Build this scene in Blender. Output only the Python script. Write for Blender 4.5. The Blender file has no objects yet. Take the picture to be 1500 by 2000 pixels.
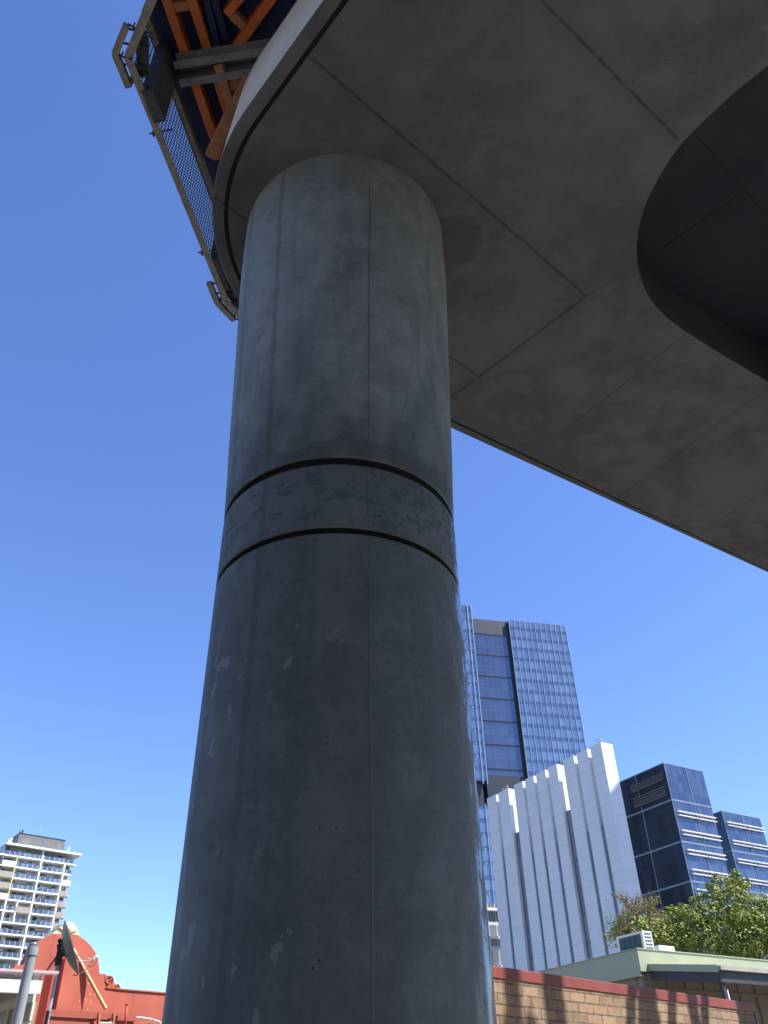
import bpy, math, random
from math import radians as rad, sin, cos, tan, pi, hypot, atan2
from mathutils import Vector, Matrix
from mathutils.geometry import tessellate_polygon
random.seed(7)
SC = bpy.context.scene
COL = SC.collection
EYE = 1.6

# ------------------------------------------------------------------ camera
FPX = 1600.0                       # focal length in pixels of the 1500x2000 photograph
up = Vector((702-750, 1000+1110, -FPX)).normalized()
fw = Vector((0, 0, -1)); hz = (fw-up*fw.dot(up)).normalized(); rt = hz.cross(up)
ROT = Matrix((rt, hz, up))         # camera -> world
cam = bpy.data.cameras.new('camera'); camo = bpy.data.objects.new('camera', cam); COL.objects.link(camo)
cam.sensor_fit = 'HORIZONTAL'; cam.sensor_width = 36; cam.lens = FPX/1500*36
cam.clip_start = 0.05; cam.clip_end = 6000
camo.matrix_world = Matrix.Translation((0, 0, EYE)) @ ROT.to_4x4()
SC.camera = camo

# survey helpers: sight line of a photograph pixel met with a known distance / height / wall plane
def ray(px, py): return (ROT @ Vector((px-750, 1000-py, -FPX))).normalized()
def W(px, py, D):
    d = ray(px, py); k = D/hypot(d.x, d.y); return Vector((d.x*k, d.y*k, EYE+d.z*k))
def PZ(px, py, z):
    d = ray(px, py); k = (z-EYE)/d.z; return Vector((d.x*k, d.y*k, z))
def V(px, py, P0, deg, off=0.0):
    """local (u, z) on the vertical wall through P0 with heading deg, moved off metres toward the viewer"""
    t = Vector((cos(rad(deg)), sin(rad(deg)))); n = Vector((t.y, -t.x))
    d = ray(px, py); q = Vector((P0[0], P0[1]))+n*off
    k = q.dot(n)/(d.x*n.x+d.y*n.y)
    p = Vector((d.x*k, d.y*k)); return (p-q).dot(t), EYE+d.z*k

# ------------------------------------------------------------------ mesh helper
class MB:
    def __init__(s): s.v = []; s.f = []; s.sm = []
    def add(s, vs, fs, smooth=False):
        o = len(s.v); s.v += [tuple(p) for p in vs]
        for f in fs: s.f.append([o+i for i in f]); s.sm.append(smooth)
        return s
    def box(s, x0, x1, y0, y1, z0, z1):
        vs = [(x, y, z) for z in (z0, z1) for y in (y0, y1) for x in (x0, x1)]
        return s.add(vs, [(0, 2, 3, 1), (4, 5, 7, 6), (0, 1, 5, 4), (2, 6, 7, 3), (0, 4, 6, 2), (1, 3, 7, 5)])
    def beam(s, p, q, w, h, upv=(0, 0, 1), drop=0.0):
        p = Vector(p); q = Vector(q); d = (q-p).normalized(); u = Vector(upv)
        sd = d.cross(u)
        if sd.length < 1e-4: u = Vector((1, 0, 0)); sd = d.cross(u)
        sd.normalize(); u = sd.cross(d)
        vs = []
        for c in (p, q):
            for a, b in ((-1, -1), (1, -1), (1, 1), (-1, 1)): vs.append(c+sd*(a*w/2)+u*(b*h/2-drop))
        return s.add(vs, [(0, 1, 2, 3), (7, 6, 5, 4), (0, 4, 5, 1), (1, 5, 6, 2), (2, 6, 7, 3), (3, 7, 4, 0)])
    def tube(s, p, q, r0, r1=None, n=16, caps=True):
        r1 = r0 if r1 is None else r1
        p = Vector(p); q = Vector(q); d = (q-p).normalized()
        a = d.orthogonal().normalized(); b = d.cross(a)
        vs = []
        for c, r in ((p, r0), (q, r1)):
            for i in range(n):
                t = 2*pi*i/n; vs.append(c+(a*cos(t)+b*sin(t))*r)
        s.add(vs, [(i, (i+1) % n, n+(i+1) % n, n+i) for i in range(n)], True)
        if caps:
            s.add(vs[:n], [tuple(range(n))[::-1]]); s.add(vs[n:], [tuple(range(n))])
        return s
    def lathe(s, prof, n=96, c=(0, 0), smooth=True):
        for (r0, z0), (r1, z1) in zip(prof, prof[1:]):
            vs = []
            for r, z in ((r0, z0), (r1, z1)):
                for i in range(n):
                    t = 2*pi*i/n; vs.append((c[0]+r*cos(t), c[1]+r*sin(t), z))
            s.add(vs, [(i, (i+1) % n, n+(i+1) % n, n+i) for i in range(n)], smooth and abs(r1-r0) < abs(z1-z0)*2)
        return s
    def prism(s, pts, d0, d1, axis='y'):
        """polygon in x-z (axis y) or x-y (axis z) extruded from d0 to d1"""
        mk = (lambda a, b, d: (a, d, b)) if axis == 'y' else (lambda a, b, d: (a, b, d))
        n = len(pts); A = [mk(a, b, d0) for a, b in pts]; B = [mk(a, b, d1) for a, b in pts]
        tri = tessellate_polygon([[Vector((a, b, 0)) for a, b in pts]])
        s.add(A, [t for t in tri]); s.add(B, [t[::-1] for t in tri])
        s.add(A+B, [(i, (i+1) % n, n+(i+1) % n, n+i) for i in range(n)])
        return s
    def build(s, name, mat, parent=None, bevel=0, recalc=True):
        me = bpy.data.meshes.new(name); me.from_pydata(s.v, [], s.f)
        me.polygons.foreach_set('use_smooth', s.sm); me.update()
        if recalc:
            import bmesh
            bm = bmesh.new(); bm.from_mesh(me)
            bmesh.ops.remove_doubles(bm, verts=bm.verts, dist=1e-5)
            bmesh.ops.recalc_face_normals(bm, faces=bm.faces); 
            for e in bm.edges:
                if len(e.link_faces) == 2 and e.link_faces[0].normal.angle(e.link_faces[1].normal, 0) > .6: e.smooth = False
            bm.to_mesh(me); bm.free()
        o = bpy.data.objects.new(name, me); COL.objects.link(o)
        if mat: me.materials.append(mat)
        if parent: o.parent = parent
        if bevel:
            m = o.modifiers.new('bevel', 'BEVEL'); m.width = bevel; m.segments = 2; m.limit_method = 'ANGLE'; m.angle_limit = rad(40)
        return o

def tag(o, label=None, cat=None, group=None, kind=None):
    if label: o['label'] = label
    if cat: o['category'] = cat
    if group: o['group'] = group
    if kind: o['kind'] = kind
    return o
def thing(name, label, cat, loc=(0, 0, 0), rot=0, group=None):
    o = bpy.data.objects.new(name, None); COL.objects.link(o); o.empty_display_size = .3
    o.location = loc; o.rotation_euler = (0, 0, rad(rot)); return tag(o, label, cat, group)

# ------------------------------------------------------------------ materials
class NT:
    def __init__(s, name):
        s.m = bpy.data.materials.new(name); s.m.use_nodes = True; s.t = s.m.node_tree
        s.p = s.t.nodes['Principled BSDF']; s.tc = s.t.nodes.new('ShaderNodeTexCoord'); s.obj = s.tc.outputs['Object']
    def n(s, typ, ins=None, **kw):
        x = s.t.nodes.new(typ)
        for k, v in kw.items(): setattr(x, k, v)
        for k, v in (ins or {}).items():
            if hasattr(v, 'is_linked') or hasattr(v, 'links'): s.t.links.new(v, x.inputs[k])
            else: x.inputs[k].default_value = v
        return x
    def math(s, op, a, b=None, c=None, clamp=False):
        ins = {0: a}
        if b is not None: ins[1] = b
        if c is not None: ins[2] = c
        return s.n('ShaderNodeMath', ins, operation=op, use_clamp=clamp).outputs[0]
    def vmath(s, op, a, b=None, out=0):
        ins = {0: a}
        if b is not None: ins[1] = b
        return s.n('ShaderNodeVectorMath', ins, operation=op).outputs[out]
    def scale(s, vec, sc):
        return s.n('ShaderNodeMapping', {'Vector': vec, 'Scale': sc}).outputs[0]
    def noise(s, vec, sc, det=6, rough=.55, dist=0.0):
        return s.n('ShaderNodeTexNoise', {'Vector': vec, 'Scale': sc, 'Detail': det, 'Roughness': rough, 'Distortion': dist}).outputs[0]
    def step(s, v, a, b, o0=0.0, o1=1.0):
        return s.n('ShaderNodeMapRange', {'Value': v, 'From Min': a, 'From Max': b, 'To Min': o0, 'To Max': o1}, interpolation_type='SMOOTHSTEP').outputs[0]
    def mix(s, f, a, b, mode='MIX'):
        x = s.t.nodes.new('ShaderNodeMix'); x.data_type = 'RGBA'; x.blend_type = mode
        for i, v in ((0, f), (6, a), (7, b)):
            if hasattr(v, 'links'): s.t.links.new(v, x.inputs[i])
            else: x.inputs[i].default_value = v if i == 0 else (tuple(v)+(1,))[:4]
        return x.outputs[2]
    def sep(s, vec): return s.n('ShaderNodeSeparateXYZ', {0: vec}).outputs
    def comb(s, x, y, z): return s.n('ShaderNodeCombineXYZ', {0: x, 1: y, 2: z}).outputs[0]
    def col(s, c): s.set('Base Color', c)
    def set(s, k, v):
        if hasattr(v, 'links'): s.t.links.new(v, s.p.inputs[k])
        elif k == 'Base Color': s.p.inputs[k].default_value = (tuple(v)+(1,))[:4]
        else: s.p.inputs[k].default_value = v
    def bump(s, h, st=.3, d=.01):
        b = s.n('ShaderNodeBump', {'Height': h, 'Strength': st, 'Distance': d}); s.set('Normal', b.outputs[0])

def weathered(name, c1, c2, sc=3.0, rough=.7, bump=.2, fine=60, bd=.004, stretch=(1, 1, 1), spec=.4, metal=0.0, streak=0.0):
    k = NT(name); v = k.scale(k.obj, stretch)
    a = k.noise(v, sc, 8, .6); b = k.noise(k.obj, fine, 4, .6)
    f = k.math('MULTIPLY_ADD', b, .35, k.math('MULTIPLY', a, .9)); f = k.step(f, .35, .85)
    c = k.mix(f, c1, c2)
    if streak:
        s_ = k.noise(k.scale(k.obj, (6, 6, .25)), 2.2, 5, .6)
        c = k.mix(k.math('MULTIPLY', k.step(s_, .52, .75), streak), c, tuple(x*.45 for x in c1))
    k.col(c); k.set('Roughness', k.step(a, .3, .8, rough-.12, rough+.12)); k.set('Specular IOR Level', spec); k.set('Metallic', metal)
    if bump: k.bump(k.math('ADD', b, a), bump, bd)
    return k.m

def glass(name, w, h, ca, cb, line=(.02, .03, .05), lw=.06, lh=.12, metal=.55, rough=.06, tilt=.012, z0=0.0, span=0.0, cspan=(.04, .06, .1), wob=.02):
    """curtain wall: panes w x h metres, each with its own tint and a slight tilt; u runs along either face"""
    k = NT(name); x, y, z = k.sep(k.obj)
    u = k.math('ADD', x, y); zz = k.math('SUBTRACT', z, z0)
    pu = k.math('DIVIDE', u, w); pz = k.math('DIVIDE', zz, h)
    iu = k.math('FLOOR', pu); iz = k.math('FLOOR', pz); fu = k.math('FRACT', pu); fz = k.math('FRACT', pz)
    wn = k.n('ShaderNodeTexWhiteNoise', {'Vector': k.comb(iu, iz, .5)}, noise_dimensions='3D')
    c = k.mix(k.step(wn.outputs[0], 0, 1), ca, cb)
    if span:
        c = k.mix(k.step(fz, 1-span-.01, 1-span+.01), c, cspan)
    lm = k.math('MAXIMUM', k.step(k.math('MINIMUM', fu, k.math('SUBTRACT', 1, fu)), lw/w*.5, lw/w*.35) if lw else 0.0,
                k.step(k.math('MINIMUM', fz, k.math('SUBTRACT', 1, fz)), lh/h*.5, lh/h*.35) if lh else 0.0)
    c = k.mix(lm, c, line)
    k.col(c); k.set('Metallic', k.math('MULTIPLY', k.math('SUBTRACT', 1, lm), metal)); k.set('Roughness', k.math('MULTIPLY_ADD', lm, .3, rough)); k.set('Specular IOR Level', .6)
    geo = k.n('ShaderNodeNewGeometry')
    r = k.vmath('SUBTRACT', wn.outputs[1], (.5, .5, .5)); r = k.n('ShaderNodeVectorMath', {0: r, 'Scale': tilt}, operation='SCALE').outputs[0]
    nz = k.n('ShaderNodeTexNoise', {'Vector': k.obj, 'Scale': .35, 'Detail': 1}).outputs[1]
    nz = k.n('ShaderNodeVectorMath', {0: k.vmath('SUBTRACT', nz, (.5, .5, .5)), 'Scale': wob}, operation='SCALE').outputs[0]
    nn = k.vmath('NORMALIZE', k.vmath('ADD', geo.outputs['Normal'], k.vmath('ADD', r, nz))); k.set('Normal', nn)
    return k.m

M = {}
# column: coated concrete
def column_mat():
    k = NT('coated_concrete'); x, y, z = k.sep(k.obj)
    big = k.noise(k.scale(k.obj, (1, 1, .55)), 1.1, 7, .6)
    med = k.noise(k.scale(k.obj, (1, 1, .7)), 4.5, 9, .65)
    fine = k.noise(k.obj, 38, 5, .65)
    c = k.mix(k.step(med, .32, .7), (.092, .101, .098), (.120, .130, .126))
    # bare, paler concrete at the head, the dark coating ends in a ragged line
    zz = k.math('MULTIPLY_ADD', k.math('SUBTRACT', big, .5), 3.2, z)
    zz = k.math('MULTIPLY_ADD', k.math('SUBTRACT', med, .5), .7, zz)
    head = k.mix(k.step(med, .3, .72), (.19, .205, .196), (.28, .30, .285))
    c = k.mix(k.step(zz, 4.6, 6.6), c, head)
    edge = k.step(k.math('ADD', med, k.math('MULTIPLY', big, .5)), .775, .79)
    c = k.mix(k.math('MULTIPLY', edge, .07), c, (.24, .25, .245))
    # upright streaks and faint lift rings left by the shutter
    sk = k.noise(k.scale(k.obj, (1, 1, .03)), 11, 5, .65); c = k.mix(k.step(sk, .45, .75, 0, .22), c, (.05, .055, .058))
    rg = k.noise(k.comb(k.math('MULTIPLY', x, .15), k.math('MULTIPLY', y, .15), z), 5.5, 5, .6); c = k.mix(k.step(rg, .5, .72, 0, .16), c, (.16, .17, .168))
    c = k.mix(k.step(k.noise(k.scale(k.obj, (1, 1, .6)), 15, 6, .7), .55, .75, 0, .2), c, (.045, .05, .052))
    # dark blotches
    bl = k.noise(k.scale(k.obj, (1, 1, 1.4)), 3.3, 8, .7)
    c = k.mix(k.math('MULTIPLY', k.step(bl, .56, .72), .35), c, (.050, .055, .057))
    inband = k.math('MULTIPLY', k.step(z, EYE+2.80, EYE+2.84), k.step(z, EYE+3.25, EYE+3.20))
    c = k.mix(k.math('MULTIPLY', inband, .5), c, (.135, .148, .148))
    b2 = k.noise(k.scale(k.obj, (1, 1, 1.6)), 8.5, 8, .72)
    c = k.mix(k.math('MULTIPLY', k.math('MULTIPLY', k.step(b2, .525, .54), inband), .75), c, (.070, .077, .081))
    # pale flecks where the coating has peeled, most on the lower left
    fl = k.noise(k.scale(k.obj, (1, 1, .75)), 7.5, 4, .55)
    sel = k.noise(k.obj, .9, 2, .5)
    fm = k.math('MULTIPLY', k.step(fl, .645, .66), k.step(k.math('MULTIPLY_ADD', x, -.22, sel), .44, .56))
    fm = k.math('MULTIPLY', fm, k.step(z, EYE+2.6, EYE+2.2))
    c = k.mix(k.math('MULTIPLY', fm, .8), c, (.185, .195, .195))
    # run of laitance above the upper groove
    drip = k.noise(k.scale(k.obj, (1, 1, .2)), 3.0, 6, .6)
    dz = k.math('MULTIPLY_ADD', k.math('SUBTRACT', drip, .5), -.5, z)
    band = k.math('MULTIPLY', k.step(dz, EYE+3.30, EYE+3.32), k.step(dz, EYE+3.47, EYE+3.455))
    c = k.mix(k.math('MULTIPLY', band, .35), c, (.055, .06, .062))
    lipm = k.math('MULTIPLY', k.step(dz, EYE+3.445, EYE+3.46), k.step(dz, EYE+3.485, EYE+3.47))
    c = k.mix(k.math('MULTIPLY', lipm, .35), c, (.14, .15, .15))
    # old shutter edges: two upright darker lines
    for ang, wd, am in ((-122, .035, .35), (-150, .06, .25)):
        ca, sa = cos(rad(ang)), sin(rad(ang))
        d = k.math('ABSOLUTE', k.math('ADD', k.math('MULTIPLY', x, -sa), k.math('MULTIPLY', y, ca)))
        front = k.step(k.math('ADD', k.math('MULTIPLY', x, ca), k.math('MULTIPLY', y, sa)), 0, .1)
        c = k.mix(k.math('MULTIPLY', k.math('MULTIPLY', k.step(d, wd, wd*.3), front), am), c, (.05, .055, .055))
    # bug holes
    vo = k.n('ShaderNodeTexVoronoi', {'Vector': k.obj, 'Scale': 9.0, 'Randomness': 1.0})
    hole = k.math('MULTIPLY', k.step(vo.outputs['Distance'], .055, .035), k.step(k.noise(k.obj, 2.2, 2), .5, .56))
    c = k.mix(hole, c, (.02, .022, .025))
    c = k.mix(k.math('MULTIPLY', k.step(fine, .3, .7), .25), c, (.05, .055, .06), 'MULTIPLY') if False else k.mix(k.step(fine, .35, .75, 0, .16), c, (.02, .022, .026))
    v2 = k.n('ShaderNodeTexVoronoi', {'Vector': k.obj, 'Scale': 26.0, 'Randomness': 1.0})
    pin = k.math('MULTIPLY', k.step(v2.outputs['Distance'], .10, .06), k.step(k.noise(k.obj, 3.1, 3), .52, .6)); c = k.mix(k.math('MULTIPLY', pin, .8), c, (.022, .024, .026))
    k.col(c)
    gl = k.noise(k.scale(k.obj, (1, 1, .45)), 3.6, 8, .7)
    flank = k.step(k.math('MULTIPLY_ADD', k.math('SUBTRACT', gl, .5), .20, x), .665, .73)
    rr = k.math('SUBTRACT', k.step(gl, .4, .6, .66, .54), k.math('MULTIPLY', k.math('MULTIPLY', flank, k.step(gl, .49, .51)), .50))
    rr = k.math('MAXIMUM', rr, k.step(zz, 4.2, 5.6, 0, .55))
    k.set('Roughness', rr); k.set('Specular IOR Level', k.math('MULTIPLY_ADD', flank, .38, .16))
    hb = k.math('ADD', k.math('MULTIPLY', med, .8), k.math('MULTIPLY_ADD', fine, .25, k.math('MULTIPLY', hole, -1.5)))
    k.bump(hb, .22, .012)
    return k.m
M['column'] = column_mat()
M['groove'] = weathered('groove_shade', (.008, .008, .009), (.014, .014, .015), 8, .8, .3)  # near-black: the shade inside the grooves is put into the colour

M['seam'] = weathered('seam_grout', (.085, .095, .094), (.125, .136, .134), 6, .7, .2, stretch=(1, 1, .3))
def soffit_mat(lines):
    k = NT('board_marked_concrete'); P = k.obj
    wob = k.n('ShaderNodeTexNoise', {'Vector': P, 'Scale': 7.0, 'Detail': 5}).outputs[1]
    wob = k.n('ShaderNodeVectorMath', {0: k.vmath('SUBTRACT', wob, (.5, .5, .5)), 'Scale': .03}, operation='SCALE').outputs[0]
    PW = k.vmath('ADD', P, wob)
    big = k.noise(P, .75, 6, .6); med = k.noise(P, 3.0, 8, .62); fine = k.noise(P, 42, 4, .6)
    c = k.mix(k.step(big, .36, .66), (.066, .071, .074), (.106, .106, .104))
    c = k.mix(k.step(med, .35, .7, 0, .42), c, (.135, .13, .122))
    c = k.mix(k.step(med, .60, .72, 0, .4), c, (.075, .077, .076))
    # rust-brown weeping
    c = k.mix(k.step(k.noise(P, 1.3, 7, .65), .58, .75, 0, .35), c, (.115, .098, .082))
    tot = None; halo = None
    for (a, b, w, amt) in lines:
        a = Vector((a[0], a[1], 0)); b = Vector((b[0], b[1], 0)); t = (b-a); L = t.length; t.normalize(); nrm = Vector((-t.y, t.x, 0))
        q = k.vmath('SUBTRACT', PW, tuple(a))
        d = k.math('ABSOLUTE', k.vmath('DOT_PRODUCT', q, tuple(nrm), out=1)); s_ = k.vmath('DOT_PRODUCT', q, tuple(t), out=1)
        ins = k.math('MULTIPLY', k.step(s_, -.02, .02), k.step(s_, L+.02, L-.02))
        mk = k.math('MULTIPLY', k.math('MULTIPLY', k.step(d, w, w*.35), ins), amt)
        hl = k.math('MULTIPLY', k.math('MULTIPLY', k.step(d, .16, .02), ins), amt)
        tot = mk if tot is None else k.math('MAXIMUM', tot, mk)
        halo = hl if halo is None else k.math('MAXIMUM', halo, hl)
    brk = k.step(k.noise(P, 9, 5, .6), .3, .6, .35, 1)
    tot = k.math('MULTIPLY', tot, brk)
    c = k.mix(k.math('MULTIPLY', k.math('MULTIPLY', halo, k.step(med, .4, .65)), .35), c, (.06, .06, .058))
    c = k.mix(tot, c, (.03, .03, .03))
    # grout spill beside the column head
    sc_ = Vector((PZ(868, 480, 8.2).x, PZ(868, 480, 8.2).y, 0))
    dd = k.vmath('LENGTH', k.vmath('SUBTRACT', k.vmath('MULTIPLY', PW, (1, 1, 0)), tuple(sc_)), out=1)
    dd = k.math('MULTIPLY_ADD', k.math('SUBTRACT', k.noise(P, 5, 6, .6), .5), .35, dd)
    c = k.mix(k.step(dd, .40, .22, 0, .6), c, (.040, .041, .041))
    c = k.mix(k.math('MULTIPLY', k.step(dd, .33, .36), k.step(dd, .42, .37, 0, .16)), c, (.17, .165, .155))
    vo = k.n('ShaderNodeTexVoronoi', {'Vector': P, 'Scale': 4.5})
    hole = k.math('MULTIPLY', k.step(vo.outputs['Distance'], .05, .03), k.step(k.noise(P, 1.7, 2), .5, .55))
    c = k.mix(hole, c, (.03, .03, .03)); c = k.mix(k.step(fine, .3, .75, 0, .18), c, (.05, .05, .05))
    k.col(c); k.set('Roughness', .75); k.set('Specular IOR Level', .3)
    k.bump(k.math('ADD', k.math('MULTIPLY', tot, -1.2), k.math('MULTIPLY_ADD', fine, .15, k.math('MULTIPLY', med, .3))), .3, .012)
    return k.m
M['fascia'] = weathered('pale_fascia_concrete', (.54, .495, .415), (.64, .595, .51), 2.5, .75, .12, streak=.12)
M['navy'] = weathered('navy_form_ply', (.010, .016, .050), (.016, .024, .075), 2.0, .55, .1, streak=.3)
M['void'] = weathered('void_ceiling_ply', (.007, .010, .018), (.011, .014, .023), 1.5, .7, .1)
M['voidwall'] = weathered('void_wall_shade', (.045, .046, .048), (.065, .064, .063), 1.5, .75, .15)  # darker copy of the deck concrete, recess shade painted in
M['orange'] = weathered('orange_paint_timber', (.40, .085, .02), (.62, .155, .032), 5, .6, .25, stretch=(1, 1, 1), streak=.15)
M['brown_timber'] = weathered('brown_timber', (.30, .12, .05), (.42, .18, .075), 7, .7, .25)
M['greysteel'] = weathered('grey_channel_steel', (.12, .117, .11), (.22, .212, .20), 5, .55, .2, streak=.3)
M['darksteel'] = weathered('dark_form_steel', (.025, .025, .027), (.055, .054, .052), 6, .5, .2)
M['tansteel'] = weathered('weathered_tan_steel', (.13, .115, .095), (.25, .22, .175), 7, .6, .25, streak=.4)
M['wire'] = weathered('wire', (.03, .03, .035), (.06, .06, .065), 10, .5, 0)
M['white_panel'] = None
M['white_metal'] = weathered('white_metal', (.74, .74, .74), (.82, .82, .82), 2, .5, .05)
M['towermullion'] = weathered('tower_mullion', (.26, .32, .42), (.32, .38, .48), 1, .4, 0)
M['blueglassline'] = weathered('pale_mullion', (.15, .19, .26), (.20, .24, .31), 1, .4, 0)
M['darklouver'] = None
M['aptwhite'] = weathered('white_render', (.74, .73, .70), (.82, .81, .79), .6, .7, .05, fine=8)
M['aptbrown'] = weathered('taupe_render', (.30, .265, .23), (.36, .32, .28), .6, .7, .05, fine=8)
M['aptrecess'] = weathered('recess_render', (.46, .42, .38), (.54, .50, .45), .6, .7, .05, fine=8)
M['aptglass'] = glass('apartment_glass', 1.25, 3.0, (.03, .04, .05), (.55, .57, .52), line=(.04, .04, .045), lw=.09, lh=0, metal=.05, rough=.12, tilt=.01)
M['balglass'] = glass('balustrade_glass', 1.5, 50, (.07, .11, .17), (.15, .20, .28), line=(.7, .72, .74), lw=.10, lh=0, metal=.15, rough=.12, tilt=.01)
M['louvre'] = weathered('office_louvre', (.13, .135, .15), (.18, .185, .20), 2, .5, 0)
M['plantgrey'] = weathered('plant_screen', (.11, .11, .115), (.15, .15, .15), 1, .6, .05)
M['plantlouvre'] = weathered('plant_louvre', (.15, .145, .135), (.18, .175, .16), 2, .6, 0)
M['yellow'] = weathered('yellow_paint', (.70, .60, .26), (.78, .68, .34), 1, .6, 0)
M['redwall'] = None
M['redbrick'] = weathered('red_painted_brick', (.27, .062, .035), (.35, .085, .05), 2, .75, .3, streak=.15)
M['redpost'] = weathered('red_paint', (.38, .05, .03), (.48, .07, .045), 2, .6, .1)
M['cream'] = weathered('cream_plaster', (.62, .51, .29), (.74, .63, .40), 5, .75, .4)
M['pine'] = weathered('pine_plank', (.62, .40, .17), (.78, .55, .28), 6, .65, .2, stretch=(1, 1, .3))
M['dish'] = weathered('dish_grey', (.10, .10, .085), (.17, .165, .13), 3, .55, .1, streak=.3)
M['black'] = weathered('black_steel', (.015, .015, .017), (.03, .03, .03), 6, .5, .1)
M['galv'] = weathered('galvanised_steel', (.25, .26, .27), (.36, .37, .38), 8, .45, .1, metal=.3)
M['ventgrey'] = weathered('grey_pvc', (.20, .215, .225), (.27, .285, .295), 3, .45, .05, streak=.25)
M['shedcream'] = weathered('cream_board', (.55, .50, .38), (.66, .60, .47), 3, .65, .1)
M['shedgrey'] = weathered('taupe_sheet', (.30, .265, .235), (.38, .34, .30), 3, .7, .1)
M['shedwin'] = weathered('olive_blind', (.24, .215, .145), (.32, .29, .2), 3, .5, .05, stretch=(5, 5, .3))
M['poly'] = None
M['greenfascia'] = weathered('sage_metal_fascia', (.32, .35, .225), (.38, .41, .265), 1.2, .5, .05, streak=.12)
M['awningdark'] = weathered('charcoal_awning', (.030, .032, .036), (.05, .052, .056), 3, .6, .1)
M['beige'] = weathered('beige_sheet', (.20, .17, .12), (.26, .22, .155), 3, .65, .1)
M['acwhite'] = weathered('ac_casing', (.64, .63, .58), (.74, .73, .68), 4, .5, .05)
M['accoil'] = weathered('ac_coil', (.02, .06, .07), (.04, .09, .10), 14, .5, .2)
M['coping'] = weathered('red_coping_tile', (.17, .038, .028), (.235, .058, .042), 4, .6, .2, streak=.2)
M['bark'] = weathered('bark', (.10, .075, .05), (.2, .16, .12), 12, .85, .5, stretch=(1, 1, .3))
M['asphalt'] = weathered('asphalt', (.045, .045, .048), (.065, .065, .066), 4, .85, .3, fine=140)
M['paving'] = weathered('concrete_paving', (.22, .205, .18), (.29, .27, .24), 1.5, .8, .2)
M['kerb'] = weathered('kerb_concrete', (.34, .33, .31), (.42, .41, .39), 2, .8, .2)
M['soil'] = weathered('pale_ground', (.13, .12, .10), (.17, .155, .135), .08, .9, 0)

def line_panel(name, ca, cb, h, dark, lw, vert=None, rough=.45, bump=.1):
    k = NT(name); x, y, z = k.sep(k.obj); pz = k.math('DIVIDE', z, h); fz = k.math('FRACT', pz)
    wn = k.n('ShaderNodeTexWhiteNoise', {'Vector': k.comb(k.math('FLOOR', k.math('DIVIDE', k.math('ADD', x, y), 2.4)), k.math('FLOOR', pz), 0)}).outputs[0]
    c = k.mix(wn, ca, cb)
    c = k.mix(k.step(k.noise(k.scale(k.obj, (1, 1, .2)), .5, 5), .4, .75, 0, .12), c, tuple(v*.6 for v in ca))
    l = k.step(k.math('MINIMUM', fz, k.math('SUBTRACT', 1, fz)), lw/h*.5, lw/h*.3)
    if vert:
        fv = k.math('FRACT', k.math('DIVIDE', k.math('ADD', x, y), vert)); l = k.math('MAXIMUM', l, k.step(k.math('MINIMUM', fv, k.math('SUBTRACT', 1, fv)), lw/vert*.5, lw/vert*.3))
    c = k.mix(l, c, dark); k.col(c); k.set('Roughness', rough)
    k.bump(k.math('SUBTRACT', 1, l), bump, .03); return k.m
M['white_panel'] = line_panel('white_cladding', (.66, .665, .675), (.70, .70, .705), 1.45, (.50, .51, .53), .07)
M['darklouver'] = line_panel('plant_louvre', (.014, .020, .034), (.020, .027, .044), 60, (.03, .03, .035), .1, vert=1.9)
M['strip'] = glass('strip_glazing', 3.0, 3.6, (.13, .135, .15), (.18, .185, .20), line=(.09, .095, .11), lw=0, lh=.25, metal=0.0, rough=.2)
M['tower_glass'] = glass('tower_glass', 1.93, 4.0, (.20, .25, .32), (.285, .335, .40), line=(.10, .14, .20), lw=0, lh=.18, metal=.7, rough=.07, span=.36, cspan=(.14, .185, .26))
M['tower_core'] = glass('tower_core_glass', 1.7, 4.0, (.115, .145, .21), (.14, .17, .24), line=(.06, .08, .125), lw=.1, lh=.2, metal=.7, rough=.07, span=.3, cspan=(.12, .15, .21))
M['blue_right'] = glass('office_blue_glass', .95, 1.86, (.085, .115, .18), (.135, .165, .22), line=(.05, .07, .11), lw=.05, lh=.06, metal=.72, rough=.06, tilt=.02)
M['blue_left'] = glass('office_dim_reflection', 1.6, 4.6, (.026, .034, .05), (.04, .05, .07), line=(.012, .015, .02), lw=.04, lh=.05, metal=.22, rough=.05, tilt=.008)  # darker copy of the office glass, dim reflection of the left face painted in
M['greyoffice'] = glass('grey_office_glass', 1.4, 3.6, (.10, .12, .14), (.34, .36, .38), line=(.6, .6, .6), lw=.12, lh=.5, metal=.4, rough=.08, tilt=.05, wob=.12)

def redwall_mat():
    k = NT('terracotta_render'); a = k.noise(k.obj, .8, 7, .6); b = k.noise(k.obj, 30, 4)
    c = k.mix(k.step(a, .35, .7), (.36, .080, .044), (.44, .108, .062))
    ch = k.noise(k.obj, 9, 3, .5); sel = k.n('ShaderNodeVectorMath', {0: k.vmath('SUBTRACT', k.obj, (CH[0], 0, CH[1]))}, operation='LENGTH').outputs[1]
    m = k.math('MULTIPLY', k.step(ch, .645, .665), k.step(sel, .85, .40))
    c = k.mix(m, c, (.75, .68, .58))
    x, y, z = k.sep(k.obj)
    for cu in CRK:
        d = k.math('ABSOLUTE', k.math('SUBTRACT', k.math('MULTIPLY_ADD', k.noise(k.obj, 1.6, 5), .35, x), cu+.17)); c = k.mix(k.step(d, .022, .008, 0, .7), c, (.16, .04, .025))
    s_ = k.noise(k.scale(k.obj, (5, 5, .3)), 1.6, 5, .6); c = k.mix(k.step(s_, .55, .75, 0, .25), c, (.30, .07, .04))
    k.col(c); k.set('Roughness', .8); k.bump(k.math('ADD', b, k.math('MULTIPLY', m, -1)), .2, .01); return k.m

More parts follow.
